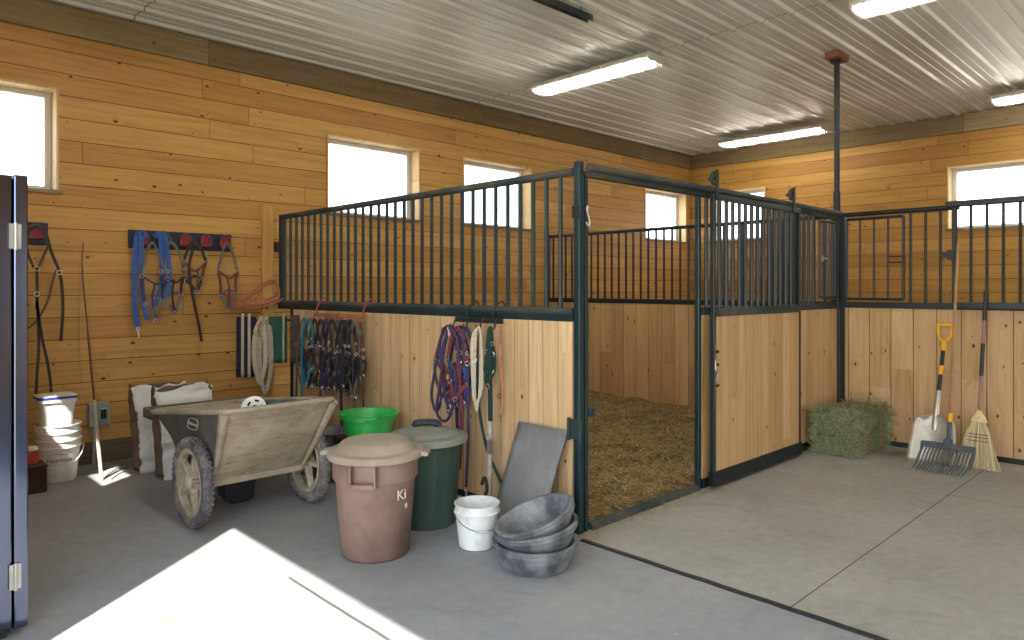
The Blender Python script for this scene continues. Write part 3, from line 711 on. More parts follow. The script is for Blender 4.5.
for i in range(n):
    for j in range(n): vs.append((-.14+.28*i/(n-1), -.06+.22*j/(n-1), .765 - .12*abs(j/(n-1)-.25) + .008*math.sin(i*1.1)+.004*rr.random()))
q.add(vs, [(i*n+j, (i+1)*n+j, (i+1)*n+j+1, i*n+j+1) for i in range(n-1) for j in range(n-1)])
o = q.build('cloth', plain('dark_teal_cloth', '2c5a62', .9, 0, .2, 20), loc=(2.24, 4.48, .025), smooth=True); so = o.modifiers.new('s','SOLIDIFY'); so.thickness = .01
tag(o, 'crumpled turquoise cloth inside the cart beside the white spool', 'cloth')
q = MB(); n = 14; vs = []
for i in range(n):
    for j in range(n):
        x_ = -.325+.65*i/(n-1); y_ = -.18+.68*j/(n-1)
        vs.append((x_, y_, .47 + .08*mnoise.noise(Vector((x_*5,y_*5,2))) + .07*(1-(2*i/(n-1)-1)**2)))
q.add(vs, [(i*n+j, (i+1)*n+j, (i+1)*n+j+1, i*n+j+1) for i in range(n-1) for j in range(n-1)])
o = q.build('manure_load', M['soil'], loc=(2.12, 4.74, 0), smooth=True); tag(o, 'dark soil heaped inside the cart bin', 'soil', kind='stuff')

# --- trash cans
def can_lathe(m, r0, r1, h, wall=.008, n=48):
    m.lathe([(0,0),(r0-.012,0),(r0,.012),(r1,h),(r1+.008,h+.004),(r1+.008,h+.012),(r1-wall,h+.012),(r0-wall,.02),(0,.02)], n)
t = thing('trash_can', 'faded brown round trash can with a domed beige lid', 'trash can', (2.32, 3.54, 0)); t.scale = (.925, .925, .945)
m = MB(); m.lathe([(0,0),(.195,0),(.206,.006),(.214,.02),(.250,.47),(.252,.473),(.264,.476),(.267,.485),(.270,.60),(.274,.605),(.274,.615),(.255,.615),(.245,.47),(.205,.03),(0,.03)], 56)
m.build('can_body', M['browncan'], t, smooth=35)
ang = math.atan2(-3.59, -2.35) # towards the camera
for s, da in ((1, R(-14)), (-1, R(166))):
    a = ang + da; Mh = Matrix.Rotation(a, 4, 'Z')
    m = MB(); m.prism([(.262,.478),(.262,.60),(.335,.60),(.322,.49),(.312,.470)], .068, .080, Mh); m.prism([(.262,.478),(.262,.60),(.335,.60),(.322,.49),(.312,.470)], -.080, -.068, Mh)
    m.prism([(.300,.468),(.300,.500),(.325,.500),(.316,.468)], -.068, .068, Mh)
    m.build('handle', M['browncan'], t, bevel=.004)
    m = MB(); m.prism([(.258,.505),(.258,.595),(.2725,.595),(.2705,.505)], -.068, .068, Mh); m.build('handle_recess', M['soil'] if False else M['browncan'], t)
Ml = Matrix.Identity(4)
m = MB(); m.lathe([(.290,.598),(.300,.602),(.304,.615),(.300,.640),(.288,.646),(.252,.648),(.240,.660),(.215,.690),(.195,.700),(.10,.712),(0,.715),(0,.705),(.20,.69),(.245,.64),(.285,.632),(.290,.598)], 56)
for da in (R(76), R(-104)):
    Mh = Matrix.Rotation(ang+da, 4, 'Z'); m.prism([(.28,.612),(.28,.642),(.335,.634),(.345,.622),(.34,.610)], -.05, .05, Mh)
m.build('lid', M['greylid'], t, smooth=35)
def wrapmat(radius, a, z):
    # local frame on a cylinder: x tangent to the right seen from outside, y up, z out
    out = Vector((math.cos(a), math.sin(a), 0)); right = Vector((0,0,1)).cross(out)
    return Matrix(((right.x,0,out.x,out.x*radius),(right.y,0,out.y,out.y*radius),(right.z,1,out.z,z),(0,0,0,1)))
M['chalk'] = plain('white_paint_marks', 'cfc6bd', .8, 0, .1, 10)
text('Ki', .085, M['chalk'], t, wrapmat(.2545, ang+R(38), .40), ext=.002)
text('8', .045, M['chalk'], t, wrapmat(.250, ang+R(48), .325), ext=.002)

t = thing('trash_can', 'dark green trash can with a grey lid and black grip, against the pine partition', 'trash can', (2.86, 3.76, 0)); t.scale = (.97, .97, .98)
m = MB(); n = 64; prof = [(0,0),(.19,0),(.20,.015),(.238,.53),(.262,.56),(.262,.572),(.25,.572),(.23,.52),(.19,.03),(0,.03)]
m.lathe(prof, n)
for k in range(n):       # soft vertical flutes
    if k % 4 == 0:
        for i in (2, 3): x_, y_, z_ = m.v[i*n+k]; m.v[i*n+k] = (x_*.985, y_*.985, z_)
m.build('can_body', M['greencan'], t, smooth=35)
m = MB(); m.lathe([(.268,.548),(.280,.552),(.284,.570),(.278,.592),(.262,.598),(.225,.602),(.215,.612),(.13,.640),(0,.650),(0,.640),(.21,.60),(.26,.585),(.268,.548)], 56); m.build('lid', M['greylid2'], t, smooth=35)
q = MB(); dirv = Vector((.72,-.69,0))
q.tube([p for p in cr_path([Vector((0,0,.645)) - dirv*.085, Vector((0,0,.668)) - dirv*.07, Vector((0,0,.674)), Vector((0,0,.668)) + dirv*.07, Vector((0,0,.645)) + dirv*.085], 4)], .014, 8, sq=1.8); q.build('lid_handle', M['handle_black'], t, smooth=True)

# --- small white bucket
def pail(m, r0, r1, h, rimz=None, n=40):
    m.lathe([(0,.004),(r0-.01,.0),(r0,.006),(r1*.97+r0*.03,h-.055),(r1+.007,h-.053),(r1+.007,h-.046),(r1,h-.044),(r1,h-.006),(r1+.006,h-.004),(r1+.006,h),(r1-.004,h),(r0-.004,.012),(0,.012)], n)
t = thing('bucket', 'small scuffed white bucket with a wire handle, left of the stacked rubber tubs', 'bucket', (2.815, 3.20, 0))
m = MB(); pail(m, .108, .132, .262); m.build('pail_body', M['whitedirty'], t, smooth=35)
q = MB(); a0 = math.atan2(-3.2, -2.8); L = []
for k in range(13):
    th = math.pi*k/12; A = a0 + R(90); ex = Vector((math.cos(A), math.sin(A), 0)); ou = Vector((math.cos(a0+R(12)), math.sin(a0+R(12)), 0))
    L.append(Vector((0,0,.212)) + ex*(.142*math.cos(th)) + ou*(.146*math.sin(th)*.98) + Vector((0,0,-.085*math.sin(th))))
q.tube(L, .0028, 6); q.build('wire_handle', M['greyny'], t, smooth=True)
q = MB(); q.cbox((L[6].x, L[6].y, L[6].z), (.02,.02,.02)) if False else q.tube([L[5], L[6], L[7]], .007, 8); q.build('grip', M['galv'], t, smooth=True)

# --- rubber feed tubs
def tub(m, r0, r1, h, n=48):
    m.lathe([(0,.0),(r0-.015,.0),(r0,.012),(r1-.012,h-.035),(r1-.004,h-.034),(r1-.002,h-.020),(r1-.006,h-.018),(r1,h-.015),(r1+.002,h-.002),(r1-.003,h),(r1-.02,h-.002),(r0-.012,.02),(0,.016)], n)
TB = [('black rubber feed tub lying flat on the floor, bottom of the stack', (2.85, 2.75, 0), (0,0), .192, .236),
      ('grey-marked rubber feed tub in the middle of the stack of three', (2.875, 2.735, .085), (10, -45), .172, .240),
      ('rubber feed tub tipped up on top of the stack by the post', (2.90, 2.735, .15), (21, -36), .165, .236)]
for lb, loc, (ti, az), r0, r1 in TB:
    t = thing('feed_tub', lb, 'rubber tub', loc, 0, 'rubber feed tubs stacked by the stall post')
    Mt = Matrix.Rotation(R(ti), 4, Vector((math.cos(R(az-90)), math.sin(R(az-90)), 0)))
    # tilt raises the side facing azimuth az-180... rim raised away from camera-right
    m = MB(); tub(m, r0, r1, .145); m.v = [tuple(Mt @ Vector(v)) for v in m.v]
    m.build('tub_body', M['rubber'], t, smooth=35)

# --- rubber mat
q = MB(); n = 8; vs = []
for i in range(n+1):
    for j in range(n+1):
        u, v = i/n, j/n
        p = Vector((3.13,3.42,.0)).lerp(Vector((3.13,2.98,.0)), u).lerp(Vector((3.375,3.40,.635)).lerp(Vector((3.375,2.965,.635)), u), v)
        p.x -= .02*math.sin(v*3.1)*(u); vs.append(p)
q.add(vs, [(i*(n+1)+j, (i+1)*(n+1)+j, (i+1)*(n+1)+j+1, i*(n+1)+j+1) for i in range(n) for j in range(n)])
o = q.build('rubber_mat', M['rubbermat'], smooth=True); so = o.modifiers.new('s','SOLIDIFY'); so.thickness = .02; so.offset = 0; o.location = (-.0,0,.01)
tag(o, 'grey rubber mat leaning against the pine partition behind the tubs', 'rubber mat')

# --- tubs left of the brown can
t = thing('crate', 'red-brown box under the small black tub beside the cart', 'box', (3.05, 5.25, 0))
m = MB().box((-.22,-.22,0),(.24,.22,.18)); m.build('crate_body', M['redbox'], t, bevel=.01)
m = MB().box((-.23,-.23,.18),(.25,.23,.20)); m.build('crate_lid', M['redbox'], t, bevel=.006)
t = thing('feed_tub', 'small black rubber tub on the box between the cart and the brown can', 'rubber tub', (2.99, 5.27, .201))
m = MB(); m.lathe([(0,0),(.13,0),(.145,.01),(.175,.15),(.195,.155),(.195,.168),(.172,.168),(.135,.02),(0,.018)], 40); m.build('tub_body', M['rubber'], t, smooth=35)
t = thing('storage_crate', 'dark crate under the green tub, hidden behind the brown trash can', 'box', (3.09, 4.76, 0))
MB().box((-.22,-.22,0),(.22,.22,.37)).build('crate_body', M['darkbox'], t, bevel=.01); MB().box((-.23,-.23,.37),(.23,.23,.389)).build('crate_lid', M['darkbox'], t, bevel=.005)
t = thing('wash_tub', 'bright green plastic tub behind the brown trash can', 'plastic tub', (3.07, 4.78, .39))
m = MB(); m.lathe([(0,0),(.165,0),(.18,.012),(.205,.135),(.222,.14),(.226,.155),(.222,.17),(.238,.172),(.240,.182),(.212,.182),(.175,.02),(0,.018)], 48); m.build('tub_body', M['greentub'], t, smooth=35)
for a in (R(60), R(240)):
    Mh = Matrix.Rotation(a, 4, 'Z'); q = MB().box((.215,-.05,.165),(.265,.05,.180), Mh); q.build('tub_grip', M['greentub'], t, bevel=.006)

# --- feed sacks
def sack(name, lb, loc, w, dpt, h, lean, seed, spread):
    t = thing(name, lb, 'feed bag', loc, 0, None); rr = random.Random(seed); n = 10; N = 28
    front = MB(); side = MB()
    def P(a, z):   # a in 0..1 round the rounded-rectangle section
        flat = 1 - .55*max(0, (z-.72)/.28)**1.2
        puf = .9 + .16*math.sin(math.pi*min(1, z*1.15)); ww = w*(1+spread*z**3)*.5; dd = dpt*.5*flat*puf
        s = a*4; k = int(s) % 4; f = s-int(s)
        c = [(-1,-1),(1,-1),(1,1),(-1,1)]; p = Vector(c[k]).lerp(Vector(c[(k+1)%4]), f)
        bulge = 1 + .10*math.sin(math.pi*f) if k in (0,2) else 1 - .22*math.sin(math.pi*f)*(1 if z<.9 else .3)
        x = p.x*ww*(bulge if k in (1,3) else 1); y = p.y*dd*(bulge if k in (0,2) else 1)
        j = .022*mnoise.noise(Vector((a*14+seed, z*11, seed)))
        zz = z*h + (.09*mnoise.noise(Vector((a*13, seed*3.1, 0))) if z > .97 else 0)
        return (x+j, y+j*2+lean*z*h, max(0, zz))
    M2 = 24
    for mb, rng in ((front, (0,.25)), (side, (.75,1.0)), (side, (.25,.5)), (side, (.5,.75))):
        vs = []; 
        for i in range(M2+1):
            for j in range(n+1): vs.append(P((rng[0]+(rng[1]-rng[0])*j/n) % 1.0001, i/M2))
        mb.add(vs, [(i*(n+1)+j, i*(n+1)+j+1, (i+1)*(n+1)+j+1, (i+1)*(n+1)+j) for i in range(M2) for j in range(n)])
    f = front.build('sack_front', M['bagwhite'], t, smooth=True); s = side.build('sack_sides', M['bagbrown'], t, smooth=True)
    for o in (f, s): so = o.modifiers.new('s','SOLIDIFY'); so.thickness = .004
    q = MB(); q.add([P(j/16*.9999, .93) for j in range(16)], [tuple(range(16))]); q.build('sack_mouth', M['bagwhite'], t)
    q = MB(); L = [Vector(P(.25*j/12, .985)) + Vector((0,-.012,.0)) for j in range(13)]; q.ribbon(L, .05, .006, (0,-1,.2)); q.build('folded_top', M['bagwhite'], t, smooth=True)
    return t
sack('feed_bag', 'white feed bag with brown sides, leftmost by the wall', (2.08, 6.46, 0), .40, .19, .70, .18, 1, .12)
sack('feed_bag', 'white feed bag with brown sides standing behind the cart, in front of the other bag', (2.16, 6.12, 0), .42, .19, .72, .16, 2, .1)

# --- pails by the left wall
for i, (z, lb) in enumerate(((0, 'white pail with printed writing at the bottom of the stack by the cabinet'), (.060, 'white pail nested second from the bottom by the cabinet'), (.120, 'white pail nested under the blue-lidded tub by the cabinet'))):
    t = thing('pail', lb, 'bucket', (1.35, 6.66, z), 0, 'nested white pails by the left wall')
    m = MB(); m.lathe([(0,.0),(.12,.0),(.127,.008),(.155,.27),(.165,.272),(.165,.282),(.157,.284),(.160,.325),(.168,.327),(.168,.337),(.158,.337),(.124,.012),(0,.010)], 44); m.build('pail_body', M['white'], t, smooth=35)
    if i == 0:
        a = math.atan2(-6.66, -1.35)
        text('Nutrition', .045, M['redny'], t, wrapmat(.153, a+R(4), .185), ext=.0015); q = MB(); L = [wrapmat(.158, a+R(4), .225) @ Vector((-.08+.02*k, .01*math.sin(k*.8)+.002*k, 0)) for k in range(9)]; q.tube(L, .002, 5); q.build('printed_line', M['black'], t)
        q = MB(); L = []
        ex = Vector((math.cos(a+R(90)), math.sin(a+R(90)), 0)); ou = Vector((math.cos(a), math.sin(a), 0))
        for k in range(15):
            th = math.pi*k/14; L.append(Vector((0,0,.278)) + ex*(.178*math.cos(th)) + ou*(.172*math.sin(th)) + Vector((0,0,-.15*math.sin(th))))
        q.tube(L, .004, 6); q.build('wire_handle', M['white'], t, smooth=True)
t = thing('tub', 'square white tub with a blue-banded lid on top of the stacked pails', 'container', (1.33, 6.66, .345))
m = MB(); loft(m, [rrect(-.095,.095,-.095,.095,0,.03), rrect(-.125,.125,-.125,.125,.30,.035)]); m.build('tub_body', M['white'], t, smooth=40)
m = MB(); loft(m, [rrect(-.134,.134,-.134,.134,.295,.04), rrect(-.134,.134,-.134,.134,.318,.04), rrect(-.134,.134,-.134,.134,.345,.04), rrect(-.12,.12,-.12,.12,.348,.03)]); m.add(rrect(-.12,.12,-.12,.12,.348,.03), [tuple(range(20))]); lid = m.build('lid', M['white'], t, smooth=40)
m = MB(); L = rrect(-.136,.136,-.136,.136,.333,.04); m.add([(a,b,.322) for a,b,c in L]+[(a,b,.341) for a,b,c in L], [(k,(k+1)%20,20+(k+1)%20,20+k) for k in range(20)]); m.build('lid_band', M['bluelid'], lid, smooth=True)
t = thing('box', 'dark brown box beside the white pails, half hidden by the cabinet', 'box', (1.12, 6.42, 0))
MB().box((-.12,-.10,0),(.09,.12,.19)).build('box_body', M['darkbox'], t, bevel=.006); MB().box((-.125,-.105,.19),(.095,.125,.205)).build('box_lid', M['darkbox'], t, bevel=.004)
t = thing('jar', 'small reddish jar on the dark brown box', 'jar', (1.13, 6.44, .205))
MB().lathe([(0,0),(.045,0),(.05,.01),(.05,.09),(.036,.11),(0,.11)], 20).build('jar_body', M['redmetal'], t, smooth=35); MB().lathe([(.04,.105),(.04,.13),(0,.13)], 20).build('jar_lid', M['white'], t, smooth=35)

# --- electrical outlet with conduit
t = thing('outlet_box', 'grey electrical outlet box with conduit on the left wall', 'outlet', (1.74, LEFT-.0, .43))
MB().box((-.085,-.06,-.105),(.085,0,.105)).build('box_body', M['conduit'], t, bevel=.01)
MB().box((-.01,-.075,-.05),(.06,-.06,.06)).build('cover_flap', M['galv'], t, bevel=.006)
q = MB().box((.002,-.078,-.035),(.048,-.0755,.045)); q.build('cover_window', M['handle_black'], t)
q = MB().tube([(-.045,-.055,-.10),(-.045,-.055,-.43)], .016, 10); q.build('conduit_pipe', M['conduit'], t, smooth=True)

# --- lunge whip
t = thing('lunge_whip', 'long thin whip with a pale handle leaning on the left wall', 'whip', (1.60, 6.40, 0))
q = MB().tube(cr_path([(0,0,0),(.0,.13,.35),(.0,.22,.62)], 4), [.014]*5+[.012]*4, 8); q.build('whip_handle', M['cream'], t, smooth=True)
q = MB().tube(cr_path([(0,.22,.62),(.0,.43,1.2),(.0,.6,1.7),(.02,.645,1.95)], 6), [.009]*6+[.006]*7+[.004]*6, 6); q.build('whip_shaft', M['brownleather'], t, smooth=True)
q = MB().tube(cr_path([(.02,.645,1.95),(.0,.655,1.5),(.0,.655,.9),(.08,.62,.24)], 6), .0025, 5); q.build('whip_lash', M['greyrope'], t, smooth=True)
o = MB().tube(cr_path([(1.66,6.36,.004),(1.75,6.50,.004),(1.86,6.62,.004),(1.80,6.70,.004),(1.72,6.60,.004),(1.64,6.46,.004)]), .004, 6).build('wire', M['greyny'], smooth=True)
tag(o, 'loop of thin wire on the floor beside the whip handle', 'wire')

# ================================================================= tack
def strap(mb, pts, w=.022, t=.004, nv=(0,-1,0), k=5, closed=False): return mb.ribbon(cr_path(pts, k, closed), w, t, nv)
def halter(name, lb, cat, loc, rz, mat, mat2, hw, Wd, Ln, seed, group=None, tail=None, lead=None, leadmat=None):
    """local frame: x to the right along the wall, -y out of the wall, z up; hangs by its crown from the origin"""
    r = random.Random(seed); t = thing(name, lb, cat, loc, rz, group); hw = hw*1.45; j = lambda s=.02: r.uniform(-s, s)
    a = (-Wd*.5+j(), -.03, -Ln*.42+j()); b = (Wd*.5+j(), -.035, -Ln*.45+j()); c = (-Wd*.38+j(), -.03, -Ln*.78+j()); d = (Wd*.42+j(), -.03, -Ln*.74+j()); e = (j(), -.05, -Ln+j())
    m = MB()
    strap(m, [a, (-Wd*.3, -.025, -Ln*.12), (-.01, -.02, .006), (Wd*.28+j(), -.028, -Ln*.14), b], hw)
    m.build('crown_strap', mat, t, smooth=30)
    for p_, q_ in ((a, c), (b, d)):
        m = MB(); strap(m, [p_, ((p_[0]+q_[0])/2+j(), -.033, (p_[2]+q_[2])/2), q_], hw); m.build('cheek_strap', mat2, t, smooth=30)
    m = MB(); strap(m, [c, (c[0]*.4, -.055, c[2]-.05+j()), e, (d[0]*.6, -.05, d[2]-.06+j()), d], hw); strap(m, [c, (j(), -.02, (c[2]+d[2])/2+.05+j()), d], hw); m.build('nose_strap', mat, t, smooth=30)
    m = MB(); strap(m, [a, (j(), -.045, a[2]-.08+j()), b], hw*.8); strap(m, [(j(), -.045, a[2]-.07), (j(.03), -.05, (a[2]+e[2])/2), e], hw*.8); m.build('throat_strap', mat2, t, smooth=30)
    for p in (a, b, c, d, e): MB().ring((p[0], p[1]-.006, p[2]), .017, .0035, (j(.5), -1, j(.5)), 12, 5).build('ring', M['chrome'], t, smooth=True)
    MB().ring((b[0], b[1]-.01, b[2]+.07), .014, .003, (0,-1,0), 8, 5).build('buckle', M['chrome'], t, smooth=True)
    if tail:
        m = MB(); strap(m, [(p[0], -.045, p[1]) for p in tail], hw*1.05); m.build('hanging_strap', mat, t, smooth=30)
    if lead:
        for L in lead:
            m = MB(); m.tube(cr_path([(p[0], -.055, p[1]) for p in L], 5), .011, 7); m.build('lead_rope', leadmat or mat, t, smooth=True)
        m = MB(); p = lead[-1][-1]; m.ring((p[0], -.055, p[1]-.02), .014, .004, (0,-1,0), 10, 5); m.tube([(p[0],-.055,p[1]-.035),(p[0],-.055,p[1]-.075)], .008, 6); m.build('snap', M['chrome'], t, smooth=True)
    return t
# left-wall rack
def hook_plate(parent, x, z=0, w=.085, mat=None):
    """red bridle bracket: domed half-round holder on a plate"""
    poly = [(x-w/2, z-.05), (x+w/2, z-.05), (x+w/2, z+.02)] + [(x+w/2*math.cos(R(a)), z+.02+.04*math.sin(R(a))) for a in (30,60,90,120,150)] + [(x-w/2, z+.02)]
    p = MB().prism(poly, -.075, -.02).build('bridle_bracket', M['red'], parent, bevel=.006)
    q = MB().tube(cr_path([(x-w/2-.004,-.08,z-.04),(x-w/2-.004,-.085,z+.03),(x,-.09,z+.072),(x+w/2+.004,-.085,z+.03),(x+w/2+.004,-.08,z-.04)], 4), .005, 6); q.build('bracket_lip', M['greyny'], p, smooth=True)
RK = thing('bridle_rack', 'wide dark rack with five red brackets on the left wall', 'tack rack', (2.46, LEFT, 2.0))
MB().box((-.48,-.02,-.085),(.47,0,.085)).build('back_board', M['navyrack'], RK, bevel=.01)
for k in range(5): hook_plate(RK, -.375+.19*k, 0)
RK2 = thing('bridle_rack', 'small dark rack with one red bracket beside the tall cabinet', 'tack rack', (1.235, LEFT, 2.01))
MB().box((-.16,-.02,-.095),(.125,0,.095)).build('back_board', M['navyrack'], RK2, bevel=.01)
hook_plate(RK2, .02, 0, .12)
wy = LEFT - .085
for x, lb, pts in ((2.03, 'bright blue folded strap hanging longest from the leftmost red bracket', [(.045,.0),(.0,.04),(-.02,-.1),(-.025,-.4),(-.02,-.68),(.0,-.80)]),
                   (2.22, 'bright blue folded strap hanging between the first two red brackets', [(-.05,.02),(.0,.05),(.01,-.1),(.02,-.3),(-.0,-.5),(-.06,-.62)])):
    t = thing('lead_strap', lb, 'strap', (x, wy-.02, 2.0))
    m = MB(); strap(m, [(a, -.02, b) for a, b in pts], .045, .006); m.build('webbing', M['blue'], t, smooth=30)
    m = MB(); strap(m, [(a+.02+.012*i, -.03, b*.93+.01) for i, (a, b) in enumerate(pts)], .04, .006); m.build('webbing', M['blue'], t, smooth=30)
    m = MB(); p = pts[-1]; m.ring((p[0], -.02, p[1]-.02), .014, .004); m.tube([(p[0], -.02, p[1]-.03), (p[0]+.01, -.02, p[1]-.1)], .007, 6); m.build('snap', M['chrome'], t, smooth=True)
halter('halter', 'thin greyish halter hanging under the leftmost red bracket, between the blue straps', 'halter', (2.16, wy-.03, 1.96), 0, M['greyny'], M['purple'], .014, .2, .72, 11)
halter('halter', 'slate grey halter hanging from the second red bracket', 'halter', (2.33, wy-.01, 1.97), 0, M['greyny'], M['blackny'], .017, .2, .66, 12)
halter('bridle', 'dark leather bridle with a long dangling strap under the middle red bracket', 'bridle', (2.53, wy-.02, 1.99), 0, M['leather'], M['brownleather'], .017, .19, .46, 13, tail=[(-.02,-.05),(-.06,-.25),(-.03,-.5),(.03,-.8),(.055,-.95)])
halter('halter', 'grey halter with red trim under the rightmost red bracket', 'halter', (2.85, wy-.01, 1.99), 0, M['greyny'], M['redny'], .016, .17, .66, 14)
# long bridle on the small rack
t = thing('bridle', 'black bridle with long looped reins hanging beside the cabinet', 'bridle', (1.255, wy-.02, 2.0))
m = MB(); strap(m, [(-.07,-.02,-.06),(-.05,-.02,.02),(.0,-.03,.05),(.06,-.02,.02),(.11,-.02,-.16),(.17,-.02,-.34),(.19,-.02,-.60),(.175,-.02,-.90)], .024, .006); m.build('crown_strap', M['leather'], t, smooth=30)
m = MB(); strap(m, [(-.08,-.02,-.06),(-.05,-.03,-.2),(.0,-.03,-.30),(.05,-.03,-.18),(.09,-.02,-.08)], .018); strap(m, [(0,-.03,-.28),(.005,-.03,-.5),(.0,-.03,-.62)], .022); m.build('cheek_strap', M['leather'], t, smooth=30)
m = MB(); strap(m, [(-.06,-.02,-.55),(-.10,-.02,-.62),(-.08,-.02,-.78),(.0,-.03,-.72),(.08,-.02,-.56),(.11,-.02,-.42),(.14,-.02,-.3)], .018); m.build('nose_strap', M['brownleather'], t, smooth=30)
m = MB(); strap(m, [(.0,-.035,-.5),(.015,-.035,-.9),(-.0,-.035,-1.2),(.0,-.035,-1.36),(.05,-.035,-1.45),(.10,-.035,-1.34),(.08,-.035,-1.1),(.035,-.035,-.85),(.0,-.035,-.55)], .022, .006); m.build('reins', M['leather'], t, smooth=30)
for p in ((0,-.29),(.16,-.32),(0,-.5)): MB().ring((p[0], -.04, p[1]), .018, .004).build('ring', M['chrome'], t, smooth=True)
# faded red cords hooked on the wall end of the partition
for k, (lb, pts) in enumerate((('faded red cord draped in a long loop, lower of the two', [(2.86,7.02,1.50),(2.90,7.0,1.40),(3.05,6.98,1.37),(3.25,6.98,1.39),(3.40,6.98,1.45),(3.42,6.99,1.52),(3.30,7.0,1.44),(3.1,7.0,1.42),(2.92,7.01,1.42),(2.86,7.02,1.46)]),
                           ('faded red cord draped in a loop, upper of the two', [(2.88,7.03,1.46),(3.0,7.02,1.42),(3.15,7.01,1.54),(3.28,7.01,1.62),(3.36,7.0,1.62),(3.38,6.99,1.50),(3.25,6.99,1.42),(3.1,7.0,1.41),(2.95,7.02,1.40)]))):
    m = MB(); m.tube(cr_path(pts, 5), .008, 6); m.tube([Vector(p)+Vector((.01,-.015,-.022)) for p in cr_path(pts, 5)], .008, 6)
    tag(m.build('cord', M['pinkrope'], smooth=True), lb+' by the partition end', 'cord')

# blanket bar and what hangs on it
BA, BB = Vector((2.90, 6.84, 1.23)), Vector((3.38, 6.58, 1.23)); bd_ = (BB-BA).normalized(); bn = Vector((0,0,1)).cross(bd_)*-1
t = thing('blanket_bar', 'dark swinging bar at the partition end carrying blankets and ropes', 'blanket rack', tuple(BB))
m = MB().tube([BA-BB, (0,0,0), (.02,.0,0)], .012, 8); m.tube([(0,0,0),(0,0,-.12)], .012, 8); m.build('arm', M['steel_dark'], t, smooth=True)
def drape(name, lb, cat, f0, f1, l1, l2, mat, stripes=(), smat=None, thick=.02):
    c0 = BA.lerp(BB, f0); c1 = BA.lerp(BB, f1); t = thing(name, lb, cat, tuple((c0+c1)/2)); w = (c1-c0).length
    Mr = Matrix(((bd_.x, bn.x, 0, 0), (bd_.y, bn.y, 0, 0), (0,0,1,0), (0,0,0,1)))
    path = [(.038,-l1),(.036,-l1*.6),(.032,-l1*.2),(.026,0),(.0,.028),(-.026,0),(-.032,-l2*.2),(-.036,-l2*.6),(-.038,-l2)]
    def sheet(a, b, off, mt, nm, kk=8):
        P_ = cr_path([(p[0]*(1+off*12), 0, p[1]+(off if abs(p[0])<.03 else 0)) for p in path], 3); n = len(P_); vs = []
        for i in range(kk+1):
            x = a + (b-a)*i/kk
            for q_ in P_: vs.append(Mr @ Vector((x, q_[0]*(1+.12*math.sin(x*70)), q_[2])))
        m = MB().add(vs, [(i*n+j, (i+1)*n+j, (i+1)*n+j+1, i*n+j+1) for i in range(kk) for j in range(n-1)])
        o = m.build(nm, mt, t, smooth=True); so = o.modifiers.new('s','SOLIDIFY'); so.thickness = thick; so.offset = 0; return o
    sheet(-w/2, w/2, 0, mat, 'cloth')
    for s0, s1 in stripes: sheet(-w/2+w*s0, -w/2+w*s1, .03, smat, 'stripe', 2)
    return t
drape('blanket', 'folded navy blanket with white stripes on the blanket bar', 'blanket', -.02, .30, .55, .50, M['navycloth'], ((.25,.40),(.60,.74)), M['cream'])
drape('blanket', 'folded green blanket on the bar, right of the cream rope', 'blanket', .53, .84, .42, .40, M['greencloth'], ((.75,.85),), M['greyrope'])
drape('fleece', 'dark brown fleece pad draped at the partition end of the bar', 'fleece pad', .90, 1.06, .42, .36, M['darkfleece'], thick=.035)
for k, (f0, ln, lb) in enumerate(((.38, .56, 'cream rope loop on the blanket bar, beside the navy blanket'), (.47, .66, 'longer cream rope loop next to the green blanket'))):
    c = BA.lerp(BB, f0); t = thing('rope', lb, 'rope', tuple(c), math.atan2(bd_.y, bd_.x))
    m = MB()
    for i in range(3):
        s = .03+.012*i; m.tube(cr_path([(-s,-.04,-.1),(-.01+.01*i,-.04,.012),(.01,-.0,.03),(s,-.045,-.1),(s+.01,-.05,-ln*.7),(.0,-.055,-ln-.03*i),(-s-.01,-.05,-ln*.7)], 5, True), .011, 7, closed=True)
    m.build('rope_coil', M['cream'] if k == 0 else M['greyrope'], t, smooth=True)

# partition racks: local x runs toward the camera's right (-y), local -y out toward -x
PR = R(-90)
def prack(name, lb, y0, y1, z, mat, hookmat, n, rail_hooks, group=None):
    t = thing(name, lb, 'hook rack', (GX-.075, (y0+y1)/2, z), PR); w = (y0-y1)/2
    MB().box((-w,-.012,-.018),(w,.012,.018)).build('bar', mat, t, bevel=.004)
    for k in range(n):
        x = -w+.03+(2*w-.06)*k/(n-1); q = MB().tube(cr_path([(x,-.012,.015),(x,-.035,-.01),(x,-.05,-.05),(x,-.07,-.055),(x,-.08,-.03)], 4), .007, 6); q.build('hook', hookmat, t, smooth=True)
    for x in rail_hooks:
        q = MB().tube(cr_path([(x,.0,.0),(x,-.01,.05),(x,.03,.125-(z-1.3)),(x,.08,.155-(z-1.3)),(x,.115,.12-(z-1.3)),(x,.12,.06)], 4), .006, 6); q.build('rail_hook', hookmat, t, smooth=True)
    return t
prack('halter_rack', 'wooden bar with red hooks hung over the rail, many halters below it', 6.12, 5.24, 1.30, M['ash'], M['redmetal'], 5, (-.41, .40))
prack('halter_rack', 'short black bar with hooks hung from the rail, right of the wooden one', 4.04, 3.54, 1.32, M['black'], M['black'], 4, (-.12, .16))
hxp = GX - .13
def ph(y, lb, *a, z=1.25, dx=0, nm='halter', **k): return halter(nm, lb, nm, (hxp-dx, y, z), PR, *a, **k)
ph(6.20, 'olive webbing halter hanging leftmost under the wooden rack', M['olive'], M['brownleather'], .020, .24, .60, 21, tail=[(-.05,-.1),(-.1,-.4),(-.12,-.8)])
ph(6.06, 'turquoise halter with a hanging strap under the wooden rack', M['teal'], M['blackny'], .026, .22, .58, 22, dx=.03, tail=[(-.03,-.02),(-.08,-.2),(-.09,-.55),(-.075,-.85)])
